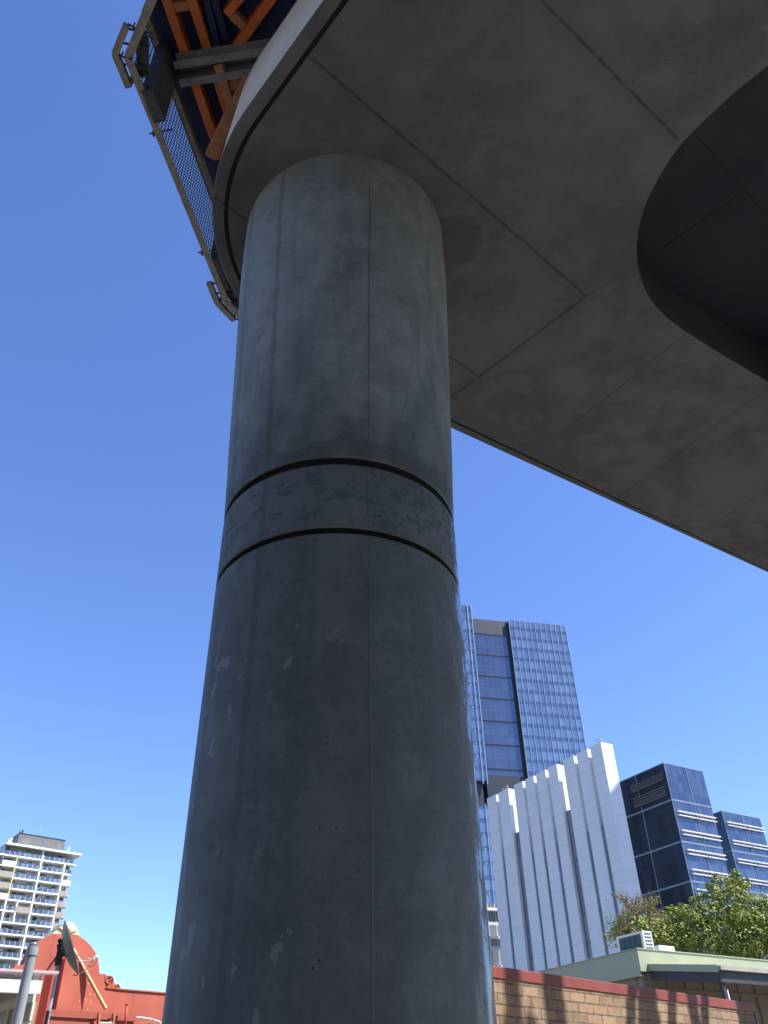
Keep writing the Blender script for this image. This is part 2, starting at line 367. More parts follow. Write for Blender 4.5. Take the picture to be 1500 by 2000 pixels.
def brick_mat():
    k = NT('tan_brickwork'); x, y, z = k.sep(k.obj)
    v = k.comb(x, z, 0)
    br = k.n('ShaderNodeTexBrick', {'Vector': v, 'Color1': (.31, .20, .115, 1), 'Color2': (.17, .105, .06, 1), 'Mortar': (.07, .055, .045, 1), 'Scale': 1.0, 'Mortar Size': .008, 'Mortar Smooth': .25, 'Bias': -.1, 'Brick Width': .24, 'Row Height': .086})
    n1 = k.noise(k.obj, 14, 8, .65); n2 = k.noise(k.obj, 2.2, 6, .6)
    c = k.mix(k.step(n1, .38, .7, 0, .55), br.outputs[0], (.37, .26, .165))
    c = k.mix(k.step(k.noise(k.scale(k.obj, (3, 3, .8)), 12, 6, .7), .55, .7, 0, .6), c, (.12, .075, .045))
    c = k.mix(k.step(n2, .5, .7, 0, .4), c, (.2, .14, .09))
    k.col(c); k.set('Roughness', .85); k.bump(k.math('MULTIPLY_ADD', br.outputs[1], -1.2, k.math('MULTIPLY', n1, .6)), .6, .012); return k.m
M['brick'] = brick_mat()

def leaf_mat(name, ca, cb, cc):
    k = NT(name)
    geo = k.n('ShaderNodeNewGeometry'); r = geo.outputs['Random Per Island']
    c = k.mix(k.step(r, 0, .7), ca, cb); c = k.mix(k.step(r, .86, .95), c, cc)
    k.col(c); k.set('Roughness', .5); k.set('Specular IOR Level', .35)
    tr = k.n('ShaderNodeBsdfTranslucent', {'Color': k.mix(.5, c, (.12, .2, .02))})
    mx = k.n('ShaderNodeMixShader', {0: .2, 1: k.p.outputs[0], 2: tr.outputs[0]})
    k.t.links.new(mx.outputs[0], k.t.nodes['Material Output'].inputs[0]); return k.m
M['leaf'] = leaf_mat('glossy_leaf', (.10, .145, .026), (.30, .33, .065), (.44, .43, .14))
M['leaf_brown'] = leaf_mat('dry_leaf', (.17, .14, .055), (.29, .24, .10), (.36, .30, .15))
def poly_mat():
    k = NT('polycarbonate_sheet'); k.col((.72, .66, .66)); k.set('Roughness', .3)
    tr = k.n('ShaderNodeBsdfTransparent', {'Color': (.9, .86, .86, 1)}); mx = k.n('ShaderNodeMixShader', {0: .45, 1: k.p.outputs[0], 2: tr.outputs[0]})
    k.t.links.new(mx.outputs[0], k.t.nodes['Material Output'].inputs[0]); return k.m
M['poly'] = poly_mat()

# ------------------------------------------------------------------ ground
def sheet(name, pts, z, mat):
    b = MB(); b.add([(x, y, z) for x, y in pts], [tuple(range(len(pts)))]); return tag(b.build(name, mat, recalc=False), kind='structure')
sheet('ground', [(-2500, -2500), (2500, -2500), (2500, 2500), (-2500, 2500)], 0, M['soil'])
g = MB(); t43 = Vector((cos(rad(43)), sin(rad(43)))); n43 = Vector((t43.y, -t43.x))
def strip(c, half, L, z0, z1):
    c = Vector(c); q = [c-t43*L-n43*half, c+t43*L-n43*half, c+t43*L+n43*half, c-t43*L+n43*half]
    b = MB(); b.prism([(p.x, p.y) for p in q], z0, z1, 'z'); return b
tag(strip((0, 3), 7, 60, .004, .12).build('pavement', M['paving']), kind='structure')
tag(strip((10.5, -8.2), 6.5, 160, .002, .010).build('road', M['asphalt']), kind='structure')
tag(strip((5.2, -2.4), .12, 60, .004, .13).build('kerb', M['kerb']), kind='structure')

# ------------------------------------------------------------------ column
CC = Vector((-.309, 4.590)); H0 = EYE+6.609
R0 = .788
col = thing('concrete_column', 'massive round dark grey column with two grooved rings rising to the concrete deck', 'column', (CC.x, CC.y, 0))
z1, z2, z3, z4 = EYE+2.742, EYE+2.782, EYE+3.259, EYE+3.314
headp = [(.785, z4), (.803, EYE+3.65), (.818, EYE+3.94), (.836, EYE+4.4), (.856, EYE+4.89), (.878, EYE+5.4), (.896, EYE+5.77), (.905, EYE+6.2), (.906, H0+.03)]
MB().lathe([(0, .1), (R0, .1), (R0, z1-.006), (R0-.006, z1)], 128).build('shaft', M['column'], col, recalc=True)
MB().lathe([(R0-.006, z2), (R0, z2+.006), (R0, z3-.006), (R0-.006, z3)], 128).build('collar', M['column'], col)
MB().lathe([(.783, z4), (.789, z4+.008)]+headp[1:]+[(.3, H0+.03)], 128).build('flared_head', M['column'], col)
for a, b in ((z1, z2), (z3, z4)): MB().lathe([(R0-.0062, a), (R0-.04, a), (R0-.04, b), (R0-.0062, b)], 128).build('groove', M['groove'], col)
# shutter seam: a low fin of grout
def hit(px, py, r):
    d = ray(px, py); d2 = Vector((d.x, d.y)); a = d2.dot(d2); b = -2*d2.dot(CC); c = CC.dot(CC)-r*r
    k = (-b-math.sqrt(b*b-4*a*c))/(2*a); return atan2(d.y*k-CC.y, d.x*k-CC.x)
ta = hit(722, 1200, R0)
def seam(prof, name):
    b = MB(); vs = []
    for r, z in prof:
        for dt, dr in ((-.006, -.003), (-.002, .003), (.002, .003), (.006, -.003)):
            vs.append(((r+dr)*cos(ta+dt/r), (r+dr)*sin(ta+dt/r), z))
    b.add(vs, [(i*4+j, i*4+j+1, i*4+j+5, i*4+j+4) for i in range(len(prof)-1) for j in range(3)]); return b.build(name, M['seam'], col, recalc=False)
seam([(R0, .1+k*(z1-.1-.01)/20) for k in range(21)], 'seam'); seam([(R0, z2+.012), (R0, z3-.012)], 'seam'); seam([(r, z) for r, z in [(.786, z4+.02)]+headp[1:-2]+[(.9055, H0-.35)]], 'seam')

# ------------------------------------------------------------------ deck
AC, AR = Vector((.38, 4.54)), 1.89
dl = Vector((cos(rad(-49)), sin(rad(-49)))); dr = Vector((cos(rad(34)), sin(rad(34))))
def outline(off):
    pts = []
    a0, a1 = rad(221), rad(124); r = AR-off
    pts.append(AC+Vector((cos(a0), sin(a0)))*r+dl*(11-off))
    N = 40
    for i in range(N+1):
        a = a0+(a1-a0)*i/N; pts.append(AC+Vector((cos(a), sin(a)))*r)
    pts += [Vector((6.05-off, 10.64-off)), Vector((5.38-off, 8.7)), Vector((5.22-off, 7.5)), Vector((5.55-off, 6.3)), Vector((6.45-off, 5.2))]; return pts  # unseen end edge, notched so that sun reaches the brick wall
def pxz(L, z=H0): return [(PZ(x, y, z).x, PZ(x, y, z).y) for x, y in L]
c8 = lambda x, y: (860+x/1.786, y/1.786)
vd = pxz([c8(*p) for p in [(1143, 230), (1040, 310), (930, 410), (830, 510), (760, 620), (715, 710), (692, 790), (683, 870), (690, 940), (705, 990), (725, 1035), (770, 1090), (830, 1140), (930, 1205), (1143, 1333)]])
void = [Vector(p) for p in vd]
void = [Vector((5.0, 1.0)), void[0]+dl*.9]+void+[void[-1]+dr*.3, Vector((4.85, 6.5)), Vector((5.1, 5.4)), Vector((5.5, 4.4)), Vector((5.6, 1.5)), Vector((5.4, .9))]
# round off the traced curve
def smooth_closed(P, it=2):
    for _ in range(it):
        Q = []
        for i in range(len(P)):
            a, b = P[i], P[(i+1) % len(P)]; Q += [a*.75+b*.25, a*.25+b*.75]
        P = Q
    return P
void = smooth_closed(void, 2)
S = lambda a, b: pxz([a, b])
lines = [(*S((605, 110), (1145, 578)), .020, .85), (*S((1040, -18), (1325, 274)), .020, .85), (*S((1145, 578), (870, 784)), .020, .9), (*S((1145, 578), (1243, 520)), .012, .35),
         (*S((1342, 650), (1035, 896)), .012, .55), (*S((1500, 757), (1205, 973)), .012, .6), (*S((1500, 953), (1365, 1045)), .012, .6),
         (*S((840, 670), (941, 740)), .014, .9), (*S((413, 381), (486, 431)), .014, .9), (*S((1046, 888), (1025, 904)), .012, .6), (*S((525, 88), (560, 120)), .010, .35)]
M['soffit'] = soffit_mat(lines)
deck = thing('concrete_deck', 'huge grey concrete deck overhead with rounded corner and dark curved recess', 'deck', (0, 0, 0))
O = [outline(o) for o in (0.0, .008, .105, .145, .07)]
n = len(O[0]); zt = H0+1.16
b = MB()
def ring(A, za, B, zb, sm=False):
    nn_ = len(A); b.add([(p.x, p.y, za) for p in A]+[(p.x, p.y, zb) for p in B], [(i, (i+1) % nn_, nn_+(i+1) % nn_, nn_+i) for i in range(nn_)], sm)
ring(O[0], H0+.008, O[1], H0); ring(O[1], H0, O[2], H0); ring(O[2], H0, O[2], H0+.03); ring(O[3], H0+.03, O[3], H0)
tri = tessellate_polygon([[Vector((p.x, p.y, 0)) for p in O[3]], [Vector((p.x, p.y, 0)) for p in void]])
b.add([(p.x, p.y, H0) for p in O[3]+void], tri)
b.build('soffit', M['soffit'], deck)
b = MB(); ring(O[2], H0+.028, O[3], H0+.028); b.build('drip_groove', M['groove'], deck)
b = MB(); ring(O[0], H0+.008, O[4], zt, True)
tri = tessellate_polygon([[Vector((p.x, p.y, 0)) for p in O[4]]]); b.add([(p.x, p.y, zt) for p in O[4]], tri)
b.build('edge_fascia', M['fascia'], deck)
hv = None
pa, pb = PZ(1381, 675, H0), ray(1349.5, 591)
hv = EYE+hypot(pa.x, pa.y)*pb.z/hypot(pb.x, pb.y)
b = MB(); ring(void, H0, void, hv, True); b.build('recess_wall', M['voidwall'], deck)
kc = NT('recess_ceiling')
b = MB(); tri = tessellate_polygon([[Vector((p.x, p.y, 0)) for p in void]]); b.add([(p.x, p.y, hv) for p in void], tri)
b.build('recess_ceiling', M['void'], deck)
bb = MB()
def zj(a, b_): 
    p, q = PZ(*a, hv-.003), PZ(*b_, hv-.003); bb.beam(p, q, .018, .004)
zj(c8(895, 475), c8(1140, 755)); zj(c8(1030, 690), c8(770, 870))
bb.build('ceiling_joint', M['groove'], deck)

# ------------------------------------------------------------------ formwork over the deck edge
c1 = lambda x, y: (200+x/3.75, y/3.75)
ZL, ZH = EYE+7.70, EYE+8.66
ZS = EYE+8.74
form = thing('formwork_platform', 'orange timber beams under navy plywood formwork cantilevered past the deck edge', 'formwork', (0, 0, 0))
P1 = PZ(250, 112, ZL); P2 = PZ(441, 588, ZL)
A0 = P1+(PZ(290, -8, ZL)-PZ(252, 84, ZL)).normalized()*3.2
C0 = P2+(PZ(466, 631, ZL)-PZ(432, 596, ZL)).normalized()*1.3
def inward(a, c, d=.05):
    t = (c-a).normalized(); return Vector((t.y, -t.x, 0))*d
sh = [A0+inward(A0, P1, .01), P1+Vector((.012, .004, 0)), P2+Vector((.012, -.01, 0)), C0+inward(P2, C0, .01), Vector((1.6, 7.2, 0)), Vector((2.6, 5.5, 0)), Vector((2.4, 1.2, 0))]
MB().prism([(p.x, p.y) for p in sh], ZS, ZS+.025, 'z').build('plywood_sheet', M['navy'], form)
def joist(a, b_, z, w=.085, h=.16, mat='orange', name='timber_beam', ext0=0, ext1=0):
    p, q = PZ(*a, z), PZ(*b_, z); t = (q-p).normalized(); p = p-t*ext0; q = q+t*ext1
    m = MB(); m.beam(p+Vector((0, 0, h/2)), q+Vector((0, 0, h/2)), w, h)
    return m.build(name, M[mat], form, bevel=.006)
ZJ = ZS-.165
joist(c1(465, 0), c1(812, 1010), ZJ, ext0=1.2, ext1=.25)
joist(c1(665, 50), c1(915, 830), ZJ, ext0=1.2, ext1=.4)
joist(c1(515, 60), c1(630, 45), ZJ+.012, w=.08, h=.12, name='blocking', mat='brown_timber')
joist(c1(1000, 0), c1(905, 110), ZJ, w=.075, ext0=1.0)
joist(c1(1235, 0), c1(965, 375), ZJ, w=.085, ext0=1.0)
joist(c1(945, 115), c1(1040, 205), ZJ+.012, w=.08, h=.12, name='blocking', mat='brown_timber')
joist(c1(850, 500), c1(920, 720), ZJ-.20, w=.085, h=.12, mat='brown_timber', ext0=.03, ext1=.25)
joist(c1(925, 880), c1(790, 1160), ZJ-.215, w=.12, h=.10, mat='brown_timber', ext0=.5)
joist(c1(900, 640), c1(1010, 600), ZJ-.15, w=.12, h=.10, mat='brown_timber', ext1=.6)
# twin channel waler
pw, qw = PZ(*c1(545, 545), ZJ-.2), PZ(*c1(840, 500), ZJ-.2); tw = (qw-pw).normalized()
for so, hh in ((.055, 0), (-.06, -.0)):
    m = MB(); sd = Vector((tw.y, -tw.x, 0))
    a = pw+sd*so+Vector((0, 0, .09)); e = qw+tw*1.4+sd*so+Vector((0, 0, .09))
    m.beam(a, e, .012, .18); m.beam(a+sd*.03*(1 if so > 0 else -1)+Vector((0, 0, -.085)), e+sd*.03*(1 if so > 0 else -1)+Vector((0, 0, -.085)), .075, .012); m.beam(a+sd*.03*(1 if so > 0 else -1)+Vector((0, 0, .085)), e+sd*.03*(1 if so > 0 else -1)+Vector((0, 0, .085)), .075, .012)
    m.build('steel_channel', M['greysteel'], form)
MB().beam(pw+Vector((0, 0, .178)), qw+tw*1.4+Vector((0, 0, .178)), .20, .012).build('channel_plate', M['greysteel'], form)
# far dark joists, barely seen against the ply
for a, b_ in (((760, 0), (860, 430)), ((820, 0), (905, 300))): joist(c1(*a), c1(*b_), ZJ+.03, w=.07, h=.12, mat='navy', name='packing_beam', ext0=1)

def screen(a, c, label, posts):
    t = (c-a); L = t.length; t.normalize(); inn = Vector((t.y, -t.x, 0))
    o = thing('edge_screen', label, 'guard screen', (a.x, a.y, 0), math.degrees(atan2(t.y, t.x)), 'mesh edge screens round the formwork')
    m = MB(); m.box(0, L, -.036, .036, ZL-.01, ZL+.002); m.box(0, L, .029, .036, ZL+.002, ZL+.07); m.build('bottom_rail', M['tansteel'], o)
    m = MB(); m.box(0, L, -.035, .03, ZH-.05, ZH); m.box(0, L, -.035, -.027, ZH, ZH+.04); m.build('top_rail', M['tansteel'], o)
    m = MB(); k = 0
    nx = int(L/.052)
    for i in range(nx+1): m.box(i*.052-.0035, i*.052+.0035, -.003, .003, ZL, ZH-.02)
    for i in range(1, 18): m.box(0, L, .003, .0088, ZL+i*.052-.0035, ZL+i*.052+.0035)
    m.build('wire_mesh', M['wire'], o)
    for (u, wd, dp, lo) in posts:
        m = MB(); 
        m.box(u-wd/2, u-wd/2+.012, -.03-dp, -.012, ZL-lo, ZS-.02); m.box(u+wd/2-.012, u+wd/2, -.03-dp, -.012, ZL-lo, ZS-.02); m.box(u-wd/2, u+wd/2, -.012, -.004, ZL-lo+.02, ZS-.02)
        m.box(u-wd/2+.012, u+wd/2-.012, -.03-dp, -.018-dp, ZL-lo, ZS-.1); m.box(u-wd/2+.012, u+wd/2-.012, -.018-dp, -.012, ZL-lo+.003, ZL-lo+.02)
        ob = m.build('soldier_post', M['darksteel'], o)
        for i in range(8): MB().tube((u+(-1)**i*wd*.22, -.032-dp, ZL+.1+i*.115), (u+(-1)**i*wd*.22, -.026-dp, ZL+.1+i*.115), .016, n=10).build('bolt_hole', M['black'], ob)
    for u in posts: 
        for du in (-u[1]/2-.10, u[1]/2+.12): m = MB(); m.tube((u[0]+du, .10, ZL+.03), (u[0]+du, -.14, ZL+.03), .009, n=8); m.box(u[0]+du-.02, u[0]+du+.02, .046, .06, ZL-.012, ZL+.075); m.build('rail_clamp', M['darksteel'], o)
    for i in range(int(L/.19)):
        if random.random() < .5: MB().box(i*.19, i*.19+.035, -.012, .012, ZH, ZS).build('hanger_clip', M['darksteel'], o)
    return o, t, inn, L
up1 = (PZ(330, 165, (ZL+ZH)/2)-P1); t1 = (P2-P1).normalized(); L12 = (P2-P1).length
us = (PZ(302, 200, ZL)-P1).dot(t1)
screen(A0, P1, 'wire mesh edge screen at the upper left running out of the picture', [((P1-A0).length-.12, .07, .02, 0)])
screen(P1, P2, 'long wire mesh edge screen beside the rounded deck corner with a dark steel post', [(us+.02, .30, .09, .04), (L12-.35, .42, .05, .0)])
screen(P2, C0, 'short wire mesh edge screen running behind the column head', [(.12, .10, .03, 0)])
def bracket(pt, ta_, tb_, label):
    o = thing('corner_bracket', label, 'bracket', (pt.x, pt.y, 0), 0, 'tan corner brackets of the edge screens')
    out = lambda t: Vector((-t.y, t.x, 0))
    m = MB(); c0 = (out(ta_)+out(tb_)).normalized()*.115
    m.beam(Vector((0, 0, ZL+.03))+c0-ta_*.28, Vector((0, 0, ZL+.03))+c0, .062, .065); m.build('arm', M['tansteel'], o, bevel=.004)
    m = MB(); m.beam(Vector((0, 0, ZL+.03))+c0, Vector((0, 0, ZL+.03))+c0+tb_*.30, .062, .065); m.build('arm', M['tansteel'], o, bevel=.004)
    for q in (-ta_*.24, -ta_*.10, tb_*.10, tb_*.26): MB().tube(Vector((0, 0, ZL+.05))+q+c0, Vector((0, 0, ZL+.05))+q-c0*1.1, .011, n=8).build('tie_rod', M['darksteel'], o)
    m = MB(); m.beam(Vector((0, 0, ZL+.08))-c0*.35-ta_*.2, Vector((0, 0, ZL+.08))-c0*.35+tb_*.2, .11, .02); m.build('plate', M['darksteel'], o)
    return o
bracket(P1, (P1-A0).normalized(), (P2-P1).normalized(), 'tan steel corner bracket where the two upper mesh screens meet')
bracket(P2, (P2-P1).normalized(), (C0-P2).normalized(), 'tan steel corner bracket at the lower screen corner beside the column')

# ------------------------------------------------------------------ white finned building
GR = 30.5
c5 = lambda x, y: (920+x/4, 1420+y/4)
Pw = W(*c5(1013, 122), 120); Hw = Pw.z
wb = thing('finned_building', 'tall white clad building of upright fins with dark slots and one sunlit end', 'building', (Pw.x, Pw.y, 0), GR)
def LV(px, py, P0=Pw):       # left face (local x = 0): local y and z
    t = Vector((cos(rad(GR+90)), sin(rad(GR+90)))); nn = Vector((-t.y, t.x)); d = ray(px, py); q = Vector((P0[0], P0[1])); k = q.dot(nn)/(d.x*nn.x+d.y*nn.y)
    p = Vector((d.x*k, d.y*k)); return (p-q).dot(t), EYE+d.z*k
fins = [(124, 573, 195, 543), (213, 527, 290, 490), (335, 465, 402, 432), (420, 420, 487, 390), (507, 378, 578, 345), (600, 335, 668, 297), (718, 268, 800, 230), (823, 215, 905, 178), (930, 160, 1013, 122)]
fy = [(LV(*c5(a, b))[0], LV(*c5(c, d))[0]) for a, b, c, d in fins]
xb = V(*c5(1105, 140), Pw, GR)[0]
DF = max(1.8, xb)
for i, (ya, yb) in enumerate(fy):
    m = MB(); m.box(0, DF, max(yb, 0), ya, 0, Hw); m.build('fin', M['white_panel'], wb)
for i in range(8):
    y0, y1 = fy[i+1][0], fy[i][1]
    wide = (y1-y0) > 1.35
    m = MB(); m.box(.22 if not wide else .5, DF-.05, y0, y1, 0, Hw-(11.0 if not wide else 7.0)); m.build('window_strip', M['strip'], wb)
MB().box(DF, DF+9, 9, fy[0][0]-.3, 0, Hw-7.5).build('rear_block', M['white_panel'], wb)
m = MB()
for ya, yb in fy: m.box(-.02, DF+.02, max(yb, 0)-.02 if yb > .1 else -.02, ya+.02, Hw, Hw+.12)
m.build('parapet_cap', M['white_metal'], wb)
for yy in (fy[8][0]-.8, fy[1][0]-.9):
    m = MB()
    for a, b_ in (((.4, yy, Hw), (.4, yy, Hw+.8)), ((.4, yy-1.3, Hw), (.4, yy-1.3, Hw+.8)), ((.4, yy, Hw+.8), (.4, yy-1.3, Hw+.8)), ((.4, yy, Hw+.4), (.4, yy-1.3, Hw+.4))): m.tube(a, b_, .06, n=6)
    m.build('roof_rail', M['galv'], wb)

# ------------------------------------------------------------------ blue glass offices
c6 = lambda x, y: (1180+x/4.6875, 1460+y/4.6875)
def office(pc, D, Rw, Lw, label, zlines, shades, vx, louvres=False, ldark=True):
    P = W(*pc, D); top = P.z
    o = thing('office_building', label, 'building', (P.x, P.y, 0), GR, 'stepped blue glass offices')
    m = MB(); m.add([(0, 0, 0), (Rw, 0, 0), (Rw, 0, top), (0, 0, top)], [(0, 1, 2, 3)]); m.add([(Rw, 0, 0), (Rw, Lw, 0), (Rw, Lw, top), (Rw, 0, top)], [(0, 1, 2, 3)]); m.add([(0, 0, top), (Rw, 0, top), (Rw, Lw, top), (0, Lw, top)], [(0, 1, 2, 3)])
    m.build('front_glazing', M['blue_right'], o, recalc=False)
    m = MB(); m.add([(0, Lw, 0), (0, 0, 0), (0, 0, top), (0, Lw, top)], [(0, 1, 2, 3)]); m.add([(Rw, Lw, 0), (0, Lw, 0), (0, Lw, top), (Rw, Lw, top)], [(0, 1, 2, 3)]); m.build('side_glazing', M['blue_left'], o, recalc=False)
    for px, py in zlines:
        z = V(px, py, P, GR)[1]
        m = MB(); m.box(-.10, Rw+.05, -.10, 0.0, z-.16, z+.16); m.box(-.10, 0.0, 0.0, Lw, z-.16, z+.16); m.build('floor_band', M['blueglassline'], o)
    for k in vx:
        m = MB()
        if k > 0: m.box(k-.07, k+.07, -.09, 0, 0, top)
        else: m.box(-.09, 0, -k-.08, -k+.08, 0, top)
        m.build('mullion', M['blueglassline'], o)
    m = MB(); m.box(-.06, .06, -.06, .06, 0, top+.1); m.build('corner_trim', M['blueglassline'], o)
    for px, py in shades:
        u, z = V(px, py, P, GR)
        for dz in (0, -.75):
            m = MB(); m.prism([(-.55, z+dz-.07), (-.55, z+dz+.07), (0, z+dz+.12), (0, z+dz-.07)], u, Rw-.1, 'y'); 
            m.v = [(y_, x_, z_) for x_, y_, z_ in m.v]; m.build('sunshade', M['white_metal'], o)
        m = MB(); m.box((u+Rw)/2-.1, (u+Rw)/2+.1, -.6, 0, z-1.0, z-.75+.1); m.build('sunshade_bracket', M['galv'], o)
    if louvres:
        zs = []
        for x, y in [(545, 240), (548, 258), (552, 276), (556, 292), (568, 360), (572, 380), (576, 400), (580, 418), (582, 436)]:
            y_, z = LV(*c6(x, y), P)
            m = MB(); m.box(-.55, -.05, max(.4, y_), 9.4, z-.06, z+.06); m.build('louvre', M['louvre'], o)
    m = MB(); m.box(-.05, Rw+.05, -.05, 0, top, top+.18); m.box(-.05, 0, 0, Lw, top, top+.18); m.build('parapet_cap', M['blueglassline'], o)
    return o
office(c6(545, 145), 170, 10.9, 22, 'blue glass office with dark left face, roof louvres and paired white sunshades', [c6(622, 478), c6(708, 860), c6(797, 1225)],
       [c6(663, 585), c6(700, 760), c6(748, 937), c6(790, 1118), c6(832, 1300), c6(875, 1480)], [5.9, -8.0], True)
office(c6(1075, 585), 205, 12.8, 20, 'lower blue glass office stepping down behind, at the right picture edge', [c6(1168, 945), c6(1262, 1312)],
       [c6(1112, 683), c6(1160, 852), c6(1208, 1022), c6(1255, 1198), c6(1300, 1370)], [6.4])

# ------------------------------------------------------------------ tall glass tower
c4 = lambda x, y: (880+x/4.1656, 1160+y/4.1656)
DT = 260; TR = 13.5
Pt = W(993, 1211, DT); Tt = Pt.z
tw_ = thing('office_tower', 'tallest blue glass tower with pale vertical mullions and dark plant band behind the column', 'tower', (Pt.x, Pt.y, 0), TR)
uR = V(1103, 1222, Pt, TR)[0]; uL = V(922, 1205, Pt, TR)[0]; zlw = V(c4(300, 1525)[0], c4(300, 1525)[1], Pt, TR, 2)[1]
MB().box(0, uR, 0, 28, 0, Tt).build('right_wing', M['tower_glass'], tw_)
zp1 = V(*c4(330, 332), Pt, TR, -1.2)[1]; zp2 = V(*c4(450, 1482), Pt, TR, -1.2)[1]
MB().box(uL, -.9, 1.2, 26, zp2, zp1).build('core_glazing', M['tower_core'], tw_)
MB().box(uL, -.9, 1.0, 26, zp1, Tt-.2).build('plant_screen', M['darklouver'], tw_)
MB().box(uL, -.9, 1.0, 26, zp2-16, zp2).build('plant_screen', M['darklouver'], tw_)
MB().box(uL, -.9, 1.2, 26, 0, zp2-16).build('core_glazing', M['tower_core'], tw_)
MB().box(-.9, 0, .9, 20, 0, Tt-.1).build('shadow_gap', M['black'], tw_)  # black fill paints the shade in the reveal between the wings
ul2, zl2 = V(919.5, 1183, Pt, TR, 2.0)
MB().box(-28, ul2, -2, 22, zlw, zl2).build('left_wing', M['tower_glass'], tw_)
MB().box(-28, ul2-1.2, -.9, 20, zlw-7.5, zlw).build('plant_screen', M['darklouver'], tw_)
MB().box(-28, ul2+.3, -2, 22, 40, zlw-7.5).build('left_wing', M['tower_glass'], tw_)
MB().box(-28, ul2+2.5, -1, 22, 0, 40).build('podium', M['tower_core'], tw_)
for i in range(12):
    u = uR*i/11.0
    MB().box(max(-.07, u-.07), u+.07, -.2, -.002, 0, Tt+.3).build('mullion', M['towermullion'], tw_)
for u in (ul2-.1, ul2-1.5, ul2-4.4): MB().box(u-.12, u+.12, -2.35, -2.002, zlw-1.0, zl2+.3).build('mullion', M['towermullion'], tw_)
for u in (ul2+.2, ul2-1.5, ul2-4.4): MB().box(u-.12, u+.12, -2.35, -2.002, 40, zlw-7.5+.5).build('mullion', M['towermullion'], tw_)
k = zp1-8
while k > zp2:
    MB().box(uL+.02, -.92, 1.02, 1.19, k-.16, k+.16).build('floor_line', M['black'], tw_); k -= 8.0
gm = bpy.data.materials['tower_glass']
for i in range(26):                       # small pale and grey marks on the left wing
    z = zl2-7-i*4.0
    if z < 42 or (zlw-9 < z < zlw+2): continue
    m = MB(); m.box(ul2-2.7, ul2-2.48, -2.04, -2.003, z+.2*(i%3), z+.9); m.build('blind', M['plantgrey' if i%4==1 else 'aptrecess'], tw_)

# grey block glimpsed between column and white building
Pg = W(966, 1765, 150)
gb = thing('grey_office_block', 'narrow grey glazed block glimpsed between the column and the white fins', 'building', (Pg.x, Pg.y, 0), 20)
MB().box(-14, 3.5, 0, 12, 0, Pg.z).build('facade', M['greyoffice'], gb)
for i in range(5): MB().box(-14.1, 3.6, -.7, -.003, Pg.z-1.2-i*4.2, Pg.z-.8-i*4.2).build('floor_band', M['white_metal'], gb)

# ------------------------------------------------------------------ apartment tower
ac = lambda x, y: (x/8.333, 1600+y/8.333)
Pa = W(*ac(95, 400), 280); GA = 38.8
ap = thing('apartment_tower', 'pale apartment tower with stacked balconies and grey rooftop plant room', 'building', (Pa.x, Pa.y, 0), GA)
za = Pa.z; FH = 2.98
def ua(x, y): return V(*ac(x, y), Pa, GA)[0]
uM2 = ua(715, 505); uM3 = ua(1050, 760); uE = ua(1312, 590); uY = ua(275, 640); uG = ua(1200, 660); uS = ua(290, 1320)
NF = 23
MB().box(.3, uG, 2.0, 16, 0, za-.1).build('recess_wall', M['aptrecess'], ap)
MB().box(-.15, uE, -1.2, 17, za-.3, za+.25).build('roof_slab', M['aptwhite'], ap)
for f in range(1, NF):
    z = za-f*FH; e = uE-1.0 if f == 1 else (uE-1.9 if f == 2 else uG+.25)
    MB().box(-.1, e, -.25, 2.0, z-.28, z+.12).build('floor_slab', M['aptwhite'], ap)
    if f == 1: bays = [(.2, uM2), (uM2, uG)]
    elif f in (6, 7): bays = [(.2, uY-.2), (uY-.2, uS), (uS, uM2), (uM2, uM3)]
    else: bays = [(.2, uY), (uY, uM2), (uM2, uM3)]
    for i, (a, c) in enumerate(bays):
        zz = z+.12; top = za-(f-1)*FH-.28
        w0 = a+.4+random.random()*.3; w1 = c-.9
        m = MB(); m.box(w0, w1, 1.85, 1.98, zz+(.1 if not (i == 0 and f > 1) else 1.2), top-.25); m.build('window', M['aptglass'], ap)
        solid = (i == 0 and f > 1 and f < 6) or (i == 2 and f == 6)
        if solid: MB().box(a, c-.1, -.45, -.26, zz-.35, zz+1.25).build('balcony_panel', M['aptwhite' if f in (2, 5) else 'aptbrown'], ap)
        else: MB().box(a+.1, c-.1, -.2, -.14, zz+.02, zz+1.1).build('balustrade', M['balglass'], ap)
    if f > 1:                                    # corner bay: solid curved fronts
        zz = z+.12; a, c = uM3, uG+.2
        MB().box(a+.4, c-.5, 1.85, 1.98, zz+.9, za-(f-1)*FH-.5).build('window', M['aptglass'], ap)
        if f == 2: MB().box(a+.1, c, -.2, -.14, zz, zz+1.1).build('balustrade', M['balglass'], ap)
        else:
            arc = [(a+.12, -.42), (c-.5, -.42), (c+.15, -.2), (c+.45, .4), (c+.45, 1.9), (c+.2, 1.9), (c+.2, .5), (c-.1, .05), (c-.6, -.2), (a+.12, -.2)]
            MB().prism(arc, zz-.5, zz+1.0, 'z').build('balcony_panel', M['aptwhite' if f == 3 else 'aptbrown'], ap)
rb_ = random.Random(5)
for f in range(1, 12):
    z = za-f*FH
    for u in (uY+1.2, uM2+1.0, uM2+4.2):
        if rb_.random() < .55: MB().box(u, u+.5+rb_.random()*.5, .4, .9, z+.125, z+.7+rb_.random()*.5).build('balcony_furniture', M['aptwhite' if rb_.random() < .5 else 'plantgrey'], ap)
def vfin(u, z0, z1, mat, w=.22): MB().box(u-w, u+w, -.32, 2.0, z0, z1).build('party_wall', M[mat], ap)
vfin(uM2, 0, za-.3, 'aptwhite'); vfin(uM3, 0, za-FH-.2, 'aptwhite'); vfin(uY, za-5*FH, za-FH, 'yellow', .11); vfin(uY-.2, 0, za-5*FH-.2, 'aptwhite'); vfin(uS, za-7*FH, za-5*FH, 'aptwhite', .18)
